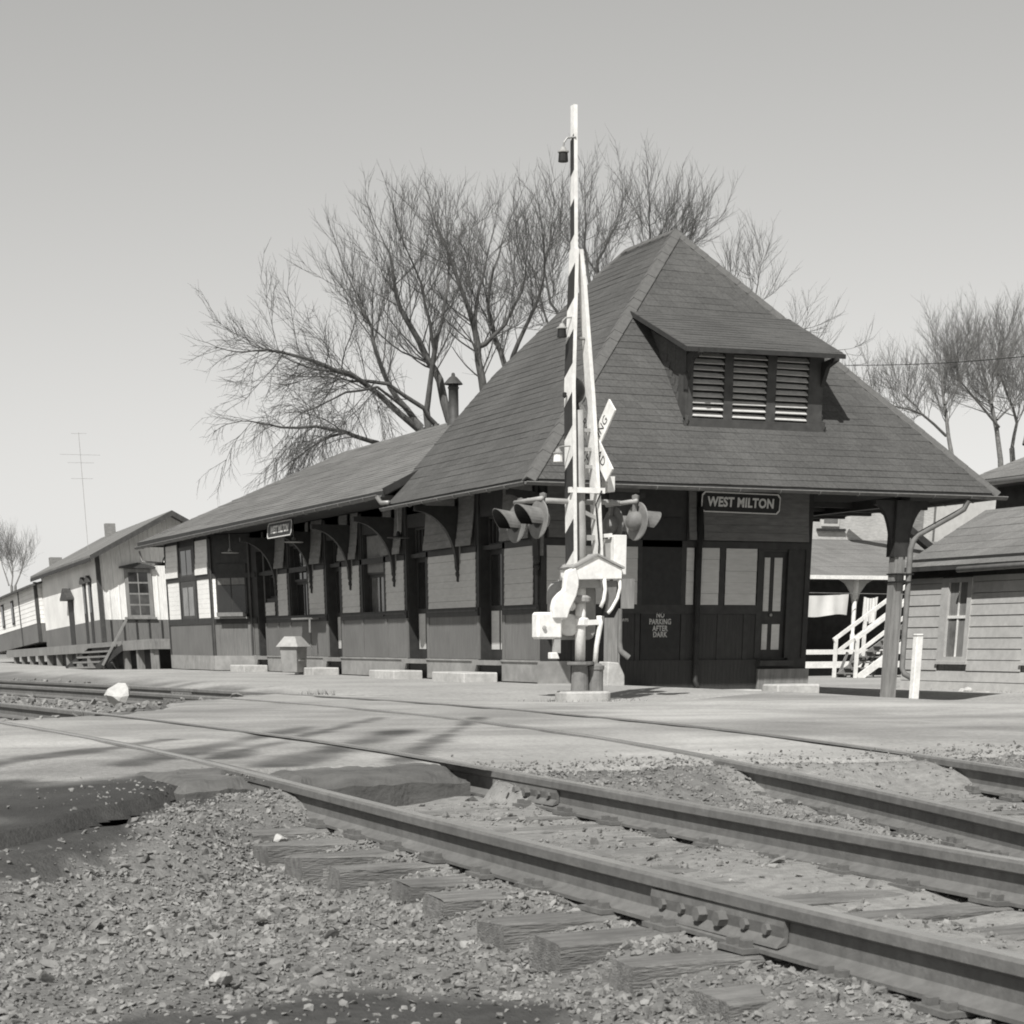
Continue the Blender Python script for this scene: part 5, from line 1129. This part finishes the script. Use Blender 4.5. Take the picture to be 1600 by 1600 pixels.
# ------------------------------------------------------------------ bare trees
TR = random.Random(21)
def rvec(r): 
    z = r.uniform(-1,1); a = r.uniform(0, 2*math.pi); q = math.sqrt(1-z*z); return Vector((q*math.cos(a), q*math.sin(a), z))
class Tree:
    def __init__(s): s.tr = MB(); s.tw = MB(); s.fine = MB()
    def seg(s, mb, pts, r0, r1, n):
        k = len(pts); mb.tube(pts, [r0+(r1-r0)*i/(k-1) for i in range(k)], n, cap=False)
    def grow(s, p, d, L, r, lvl, up, droop):
        nd = 5 if lvl == 1 else (4 if lvl == 2 else 2); pts = [p.copy()]; q = p.copy(); d = d.normalized()
        for i in range(nd):
            d = (d+rvec(TR)*(.13 if lvl == 1 else .10)+Vector((0,0,up*(.10 if lvl == 1 else .07)-droop*.15))).normalized(); q = q+d*(L/nd); pts.append(q.copy())
        s.seg(s.tr if lvl == 1 else (s.tw if lvl == 2 else s.fine), pts, r, r*.4, 5 if lvl == 1 else 3)
        if lvl >= 3: return
        cnt = max(3, int(L*(5.2 if lvl == 1 else 6.0)+TR.random()))
        for c in range(cnt):
            t = (c+TR.random())/cnt*.88+.12; t = t*nd*.999; i = int(t); b = pts[i].lerp(pts[i+1], t-i); dd = (pts[i+1]-pts[i]).normalized()
            w = rvec(TR); w = (w-dd*w.dot(dd)).normalized(); ang = math.radians(TR.uniform(22, 50)); nd_ = dd*math.cos(ang)+w*math.sin(ang)+Vector((0,0,.30*up-.2*droop))
            s.grow(b, nd_, (TR.uniform(.55, 1.25) if lvl == 1 else TR.uniform(.28, .75))*min(1.15, .5+L*.3), {1: .0085, 2: .0052}[lvl], lvl+1, up, droop)
    def limb(s, pts, r0, r1, dens=1.0, up=1.0, droop=0.0, blen=2.65):
        P = [Vector(p) for p in pts]; Q = []                          # smooth the hand-set limb
        for i in range(len(P)-1):
            for t in (0, .5): Q.append(P[i].lerp(P[i+1], t)+rvec(TR)*.05*(t > 0))
        Q.append(P[-1]); s.seg(s.tr, Q, r0, r1, 7)
        tot = sum((Q[i+1]-Q[i]).length for i in range(len(Q)-1)); nb = int(tot*3.9*dens); k = len(Q)-1
        for c in range(nb):
            t = TR.uniform(.22, 1.0)*k; i = min(int(t), k-1); b = Q[i].lerp(Q[i+1], t-i); dd = (Q[i+1]-Q[i]).normalized(); w = rvec(TR); w = (w-dd*w.dot(dd)).normalized()
            ang = math.radians(TR.uniform(30, 75)); d = dd*math.cos(ang)+w*math.sin(ang)+Vector((0,0,.22*up-.25*droop)); f = t/k
            s.grow(b, d, blen*TR.uniform(.5, 1.1)*(1.1-.45*f), max(.011, min(.035, (r0+(r1-r0)*f)*TR.uniform(.16, .36))), 1 if TR.random() < .8 else 2, up, droop)
        s.grow(Q[-1], (Q[-1]-Q[-2]), blen*.6, r1*.9, 1, up, droop)
    def build(s, label, loc, m=BARK, mt=TWIG, group='bare trees behind the depot'):
        t = thing('bare_tree', label, 'tree', loc, 0, group); off = Vector(loc)
        for mb, nm, mm in ((s.tr, 'trunk', m), (s.tw, 'crown', mt), (s.fine, 'crown', mt)):
            if mb.v:
                V = np.array(mb.v)-np.array(loc); F = np.array(mb.f); o = raw_mesh(nm, V, F, mm, t, smooth=True)
        return t
def limb_px(tree, pxs, Y, dy, r0, r1, sq=.82, y_0=672, **k):
    pxs = [(x, y_0-(y_0-y)*sq if y < y_0 else y) for x, y in pxs]
    r0 *= .72; r1 *= .6
    n = len(pxs); pts = [at_y(x, y, Y+dy*i/(n-1)) for i, (x, y) in enumerate(pxs)]; tree.limb(pts, r0, r1, **k)
def trunk_to(tree, base, tops, r):
    for px, Y in tops:
        p = Vector(at_y(px[0], px[1], Y)); b = Vector(base); tree.seg(tree.tr, [b, b.lerp(p, .5)+Vector((.1,0,.2)), p], r, min(r*.8, .125), 8)
# 1: spreading tree at the left
t1 = Tree(); Y = 30
limb_px(t1, [(655,672),(593,605),(548,565),(500,545),(440,524),(395,521)], Y, -2, .15, .04, droop=.3, up=.6)
limb_px(t1, [(659,668),(637,634),(609,590),(587,521),(581,477),(558,427),(548,390)], Y, 1, .16, .04)
limb_px(t1, [(681,662),(662,630),(606,584),(562,577),(520,560),(470,548)], Y, -1, .12, .035, droop=.35, up=.5)
limb_px(t1, [(600,700),(581,690),(537,674),(494,665),(440,667),(390,655)], Y, -3, .12, .03, droop=.7, up=.1, blen=2.4)
limb_px(t1, [(540,676),(500,690),(465,715),(440,735)], Y-1, -2, .06, .02, droop=1.0, up=0, blen=2.2, dens=.8)
limb_px(t1, [(637,634),(590,590),(540,600),(500,625),(470,640)], Y, -3, .07, .02, droop=.8, up=.1, dens=.9)
base1 = tuple(at_y(672, 1005, Y)); trunk_to(t1, base1, [((655,672),Y),((659,668),Y),((681,662),Y),((600,700),Y)], .3)
t1.build('bare spreading tree with long drooping limbs, left of the stove pipe', base1)
# 2: upright multi-stemmed tree
t2 = Tree(); Y = 31
limb_px(t2, [(703,655),(687,577),(669,540),(637,465),(619,415),(612,352),(600,315)], Y, 1, .22, .04)
limb_px(t2, [(666,640),(672,584),(680,521),(672,468),(659,396),(640,340)], Y, -1.5, .15, .04)
limb_px(t2, [(680,521),(690,470),(700,400),(700,330),(690,300)], Y, 2, .10, .03)
base2 = tuple(at_y(700, 1003, Y)); trunk_to(t2, base2, [((703,655),Y),((666,640),Y)], .32)
t2.build('tall bare tree with pale stems rising directly behind the stove pipe', base2)
# 3: thick straight trunk
t3 = Tree(); Y = 32
limb_px(t3, [(760,640),(756,599),(747,537),(741,477),(728,427),(709,365),(690,310)], Y, 0, .24, .05)
limb_px(t3, [(750,512),(766,499),(790,470),(815,410),(822,350)], Y, -1.5, .12, .03)
limb_px(t3, [(743,484),(745,430),(755,380),(765,320)], Y, 1.5, .11, .03)
base3 = tuple(at_y(770, 1002, Y)); trunk_to(t3, base3, [((760,640),Y)], .36)
t3.build('bare tree with one thick straight trunk between stove pipe and tower roof', base3)
# 4
t4 = Tree(); Y = 33
limb_px(t4, [(795,575),(790,555),(772,490),(762,440),(770,370),(785,310)], Y, 1, .17, .04)
limb_px(t4, [(795,560),(810,505),(835,440),(850,380),(850,320)], Y, -2, .13, .03)
limb_px(t4, [(840,560),(862,500),(848,440),(835,380)], Y, 2, .10, .03)
limb_px(t4, [(900,520),(887,468),(860,430),(850,360),(860,300)], Y, 1, .10, .03)
base4 = tuple(at_y(850, 1001, Y)); trunk_to(t4, base4, [((795,575),Y),((840,560),Y),((900,520),Y)], .32)
t4.build('bare forked tree standing behind the left edge of the tower roof', base4)
# 5: behind the striped arm
t5 = Tree(); Y = 35
limb_px(t5, [(945,520),(928,432),(918,370),(913,320),(915,265)], Y, 0, .13, .03)
limb_px(t5, [(950,500),(938,417),(933,350),(950,310),(965,280)], Y, 1.5, .12, .03)
limb_px(t5, [(975,460),(990,395),(1008,345),(1016,300),(1014,265)], Y, -1.5, .13, .03)
limb_px(t5, [(990,450),(1010,375),(1035,330),(1055,295)], Y, 2, .10, .025)
limb_px(t5, [(1010,420),(1040,360),(1060,335),(1078,310)], Y, -2, .08, .02)
base5 = tuple(at_y(985, 1000, Y)); trunk_to(t5, base5, [((945,520),Y),((975,460),Y),((1010,420),Y)], .3)
t5.build('bare tree whose crown shows between the raised gate arm and the roof peak', base5)
# 6: behind the right slope
t6 = Tree(); Y = 38
limb_px(t6, [(1130,520),(1135,440),(1145,400),(1150,385)], Y, 0, .06, .02, dens=.6, blen=1.8)
limb_px(t6, [(1160,560),(1172,480),(1180,420),(1186,365)], Y, 1, .09, .02, dens=.75, blen=2.2)
limb_px(t6, [(1175,560),(1205,500),(1235,490),(1262,478)], Y, -1, .07, .02, dens=.7, blen=1.8)
limb_px(t6, [(1200,600),(1250,545),(1290,528),(1322,518)], Y, -2, .06, .015, dens=.6, blen=1.6)
base6 = tuple(at_y(1160, 998, Y)); trunk_to(t6, base6, [((1130,520),Y),((1160,560),Y),((1200,600),Y)], .25)
t6.build('bare tree showing only its top twigs above the right slope of the roof', base6)
# 7-9: right
def right_tree(lab, limbs, Y, base, r):
    t = Tree()
    for pxs, dy, r0, r1 in limbs: limb_px(t, pxs, Y, dy, r0, r1, dens=1.8, blen=2.3, sq=.78, y_0=712)
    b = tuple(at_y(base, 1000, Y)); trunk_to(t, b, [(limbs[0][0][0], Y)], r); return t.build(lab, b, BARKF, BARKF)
right_tree('slender bare tree nearest the right slope of the depot roof', [([(1489,720),(1478,627),(1472,552),(1459,490)],1,.15,.03), ([(1478,672),(1441,629),(1394,612),(1350,592)],-2,.09,.02), ([(1476,610),(1500,570),(1492,520)],2,.07,.02), ([(1441,629),(1420,600),(1405,575)],0,.05,.015)], 43, 1492, .2)
right_tree('bare tree with a forked trunk at the right, behind the wire', [([(1563,715),(1549,609),(1538,552),(1527,475)],1,.18,.03), ([(1561,655),(1521,594),(1499,562),(1493,515)],-1,.09,.02), ([(1558,640),(1585,610),(1595,560)],1,.08,.02), ([(1549,609),(1565,560),(1560,500)],2,.07,.02)], 45, 1568, .24)
right_tree('bare tree partly cut off by the right edge of the view', [([(1581,700),(1589,646),(1574,590),(1557,534),(1570,480)],0,.13,.03), ([(1600,690),(1612,620),(1605,550),(1600,480)],2,.13,.03)], 47, 1595, .2)
# far left tree, haze put into its paler bark
t10 = Tree(); Y = 110
for pxs in ([(18,915),(20,885),(18,862)], [(24,915),(35,885),(40,868)], [(14,915),(4,885),(0,870)], [(20,900),(12,875),(10,862)]): limb_px(t10, pxs, Y, 1, .08, .03, dens=1.2, blen=2.4, y_0=915, sq=1)
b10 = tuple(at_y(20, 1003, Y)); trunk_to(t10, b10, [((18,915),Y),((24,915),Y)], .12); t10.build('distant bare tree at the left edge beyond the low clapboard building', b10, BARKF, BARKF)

# ------------------------------------------------------------------ ballast stones and dead grass
def stones(n, xs, ys, dens_fn, size, seed, m=STONE, sink=.35, name='ballast'):
    import bmesh
    r = np.random.default_rng(seed); temps = []
    for k in range(10):
        rr = random.Random(seed*31+k); bm = bmesh.new(); sx_, sy_, sz_ = rr.uniform(.75,1.25), rr.uniform(.6,1.0), rr.uniform(.45,.9)
        for _ in range(11):
            u = rr.uniform(-1,1); t = rr.uniform(0, 2*math.pi); q = math.sqrt(1-u*u); e = rr.uniform(.8, 1.05); bm.verts.new((q*math.cos(t)*sx_*e, q*math.sin(t)*sy_*e, u*sz_*e))
        res = bmesh.ops.convex_hull(bm, input=list(bm.verts)); bmesh.ops.delete(bm, geom=list({v for v in res['geom_interior'] if isinstance(v, bmesh.types.BMVert)}), context='VERTS')
        bmesh.ops.triangulate(bm, faces=list(bm.faces)); bm.verts.index_update(); bm.faces.ensure_lookup_table()
        temps.append((np.array([v.co[:] for v in bm.verts]), np.array([[v.index for v in f.verts] for f in bm.faces]))); bm.free()
    x = r.uniform(*xs, n); y = r.uniform(*ys, n); k = r.random(n) < dens_fn(x, y); x, y = x[k], y[k]; n = len(x)
    s = size[0]*np.exp(r.normal(0, size[1], n)); s = np.clip(s, size[0]*.45, size[0]*2.6)
    z = sample_ground(x, y)
    if name == 'spilled_gravel': z = np.where(in_poly(x, y, ROADP), np.maximum(z, road_z(x, y)), z)
    VV = []; FF = []; base = 0
    for t in range(10):
        i = np.arange(t, n, 10)
        if not len(i): continue
        V0, F0 = temps[t]; q = r.normal(size=(len(i), 4)); q /= np.linalg.norm(q, axis=1)[:, None]; w, a, b, c = q.T
        R = np.stack([1-2*(b*b+c*c), 2*(a*b-c*w), 2*(a*c+b*w), 2*(a*b+c*w), 1-2*(a*a+c*c), 2*(b*c-a*w), 2*(a*c-b*w), 2*(b*c+a*w), 1-2*(a*a+b*b)], -1).reshape(-1, 3, 3)
        sc = s[i][:, None]*r.uniform(.6, 1.25, (len(i), 3)); V = np.einsum('nij,nkj->nki', R, V0[None]*sc[:, None, :])
        V[:, :, 2] *= .8; V += np.stack([x[i], y[i], z[i]+s[i]*(.6-sink)], -1)[:, None, :]
        F = F0[None]+(np.arange(len(i))*len(V0))[:, None, None]+base; VV.append(V.reshape(-1, 3)); FF.append(F.reshape(-1, 3)); base += len(i)*len(V0)
    o = raw_mesh(name, np.concatenate(VV), np.concatenate(FF), m, kind='stuff'); print('STONES', name, n); return o
def sample_ground(x, y):
    i = np.clip(np.searchsorted(gx, x)-1, 0, len(gx)-2); j = np.clip(np.searchsorted(gy, y)-1, 0, len(gy)-2)
    u = (x-gx[i])/(gx[i+1]-gx[i]); v = (y-gy[j])/(gy[j+1]-gy[j])
    return GZ[i,j]*(1-u)*(1-v)+GZ[i+1,j]*u*(1-v)+GZ[i,j+1]*(1-u)*v+GZ[i+1,j+1]*u*v
def dens_near(x, y):
    d0 = x-track_x(0, y); d1 = x-track_x(1, y); road_in = in_poly(x, y, ROADP)
    d = np.where(d0 < -.8, 1.0, .35)
    d = np.where(np.abs(d0) < .70, .16*vnoise(x, y, .5, 51)+.02, d); d = np.where(np.abs(d1) < .70, .22*vnoise(x, y, .5, 52), d)
    d = d*(1-.90*cinder(x, y)); d = np.where(road_in, 0, d)
    return d*(.45+.75*vnoise(x, y, .5, 53))
stones(60000, (-15.4,-5.5), (-30.4,-21.6), lambda x, y: dens_near(x, y), (.0165, .36), 61)
stones(80000, (-15.4,-5.5), (-30.4,-21.6), lambda x, y: np.clip(dens_near(x, y)*1.6, 0, 1), (.0095, .35), 62, name='gravel')
def dens_spill(x, y):
    d = np.full(x.shape, 1e9)
    for i in range(5, 11): d = np.minimum(d, seg_d(x, y, ROADP[i-1], ROADP[i]))
    return np.exp(-(d/.55)**2)*.75*(np.abs(x-track_x(0, y)) > .8)*(.3+vnoise(x, y, .4, 55))
def dens_far(x, y):
    a = np.exp(-((x-(track_x(0, y)+2.05))/.7)**2)*(y > -14)*(1-in_poly(x, y, ROADP))*.9; return np.clip(a+.12*(x < -6)*(1-in_poly(x, y, ROADP)), 0, 1)
stones(30000, (-15.4,-2), (-24.5,-20.5), dens_spill, (.011, .4), 64, name='spilled_gravel')
stones(16000, (-18,-6), (-13.5, 18), dens_far, (.055, .3), 63)
def grass(n, xs, ys, dens_fn, h, seed, name='dead_grass'):
    r = np.random.default_rng(seed); x = r.uniform(*xs, n); y = r.uniform(*ys, n); k = r.random(n) < dens_fn(x, y); x, y = x[k], y[k]; n = len(x); z = sample_ground(x, y)-.01
    a = r.uniform(0, 2*np.pi, n); hh = h*r.uniform(.4, 1.2, n); w = .004+.004*r.random(n); lean = r.normal(0, .5, (n, 2))*hh[:, None]
    p0 = np.stack([x-np.cos(a)*w, y-np.sin(a)*w, z], -1); p1 = np.stack([x+np.cos(a)*w, y+np.sin(a)*w, z], -1); p2 = np.stack([x+lean[:, 0], y+lean[:, 1], z+hh], -1)
    V = np.stack([p0, p1, p2], 1).reshape(-1, 3); return raw_mesh(name, V, np.arange(n*3).reshape(-1, 3), GRASS, kind='stuff')
def g_edge(x, y):
    e = track_x(1, y)+1.45+.25*(vnoise(x, y, 2, 71)-.5); return np.clip(np.exp(-((x-e)/.16)**2)*(vnoise(x, y, .9, 72)*2-.3), 0, 1)*(y > -8.5)
grass(90000, (-12,-4.5), (-9, 16), g_edge, .10, 73)
def g_dep(x, y): return np.clip(np.exp(-((y+8.6+(x+3)*.5)/.5)**2)*.5*(x > -4)*(x < 3)+.5*np.exp(-((x-SX+.35)/.2)**2)*(y < 5)+np.exp(-((x-(-2.8))/.6)**2-((y+7.6)/.5)**2), 0, 1)*vnoise(x, y, .4, 75)
grass(40000, (-4.5, 12.2), (-10, 5), g_dep, .06, 74)
for k, (px, py, s_, lab) in enumerate(((437, 1313, .05, 'bright white pebble on the ballast left of the near rail, topmost of the three'), (410, 1433, .055, 'pale angular stone among the ballast at the centre of the left foreground'), (345, 1535, .06, 'flat pale stone lying at the edge of the dark cinder patch'))):
    p = at_z(px, py, -.27); zz = float(sample_ground(np.array([p[0]]), np.array([p[1]]))[0]); p = at_z(px, py, zz+.02)
    rock('loose_stone', lab, 'stone', (p[0], p[1], zz+.03), (s_, s_*.8, s_*.55), CONC if k == 0 else CONCD, 80+k)
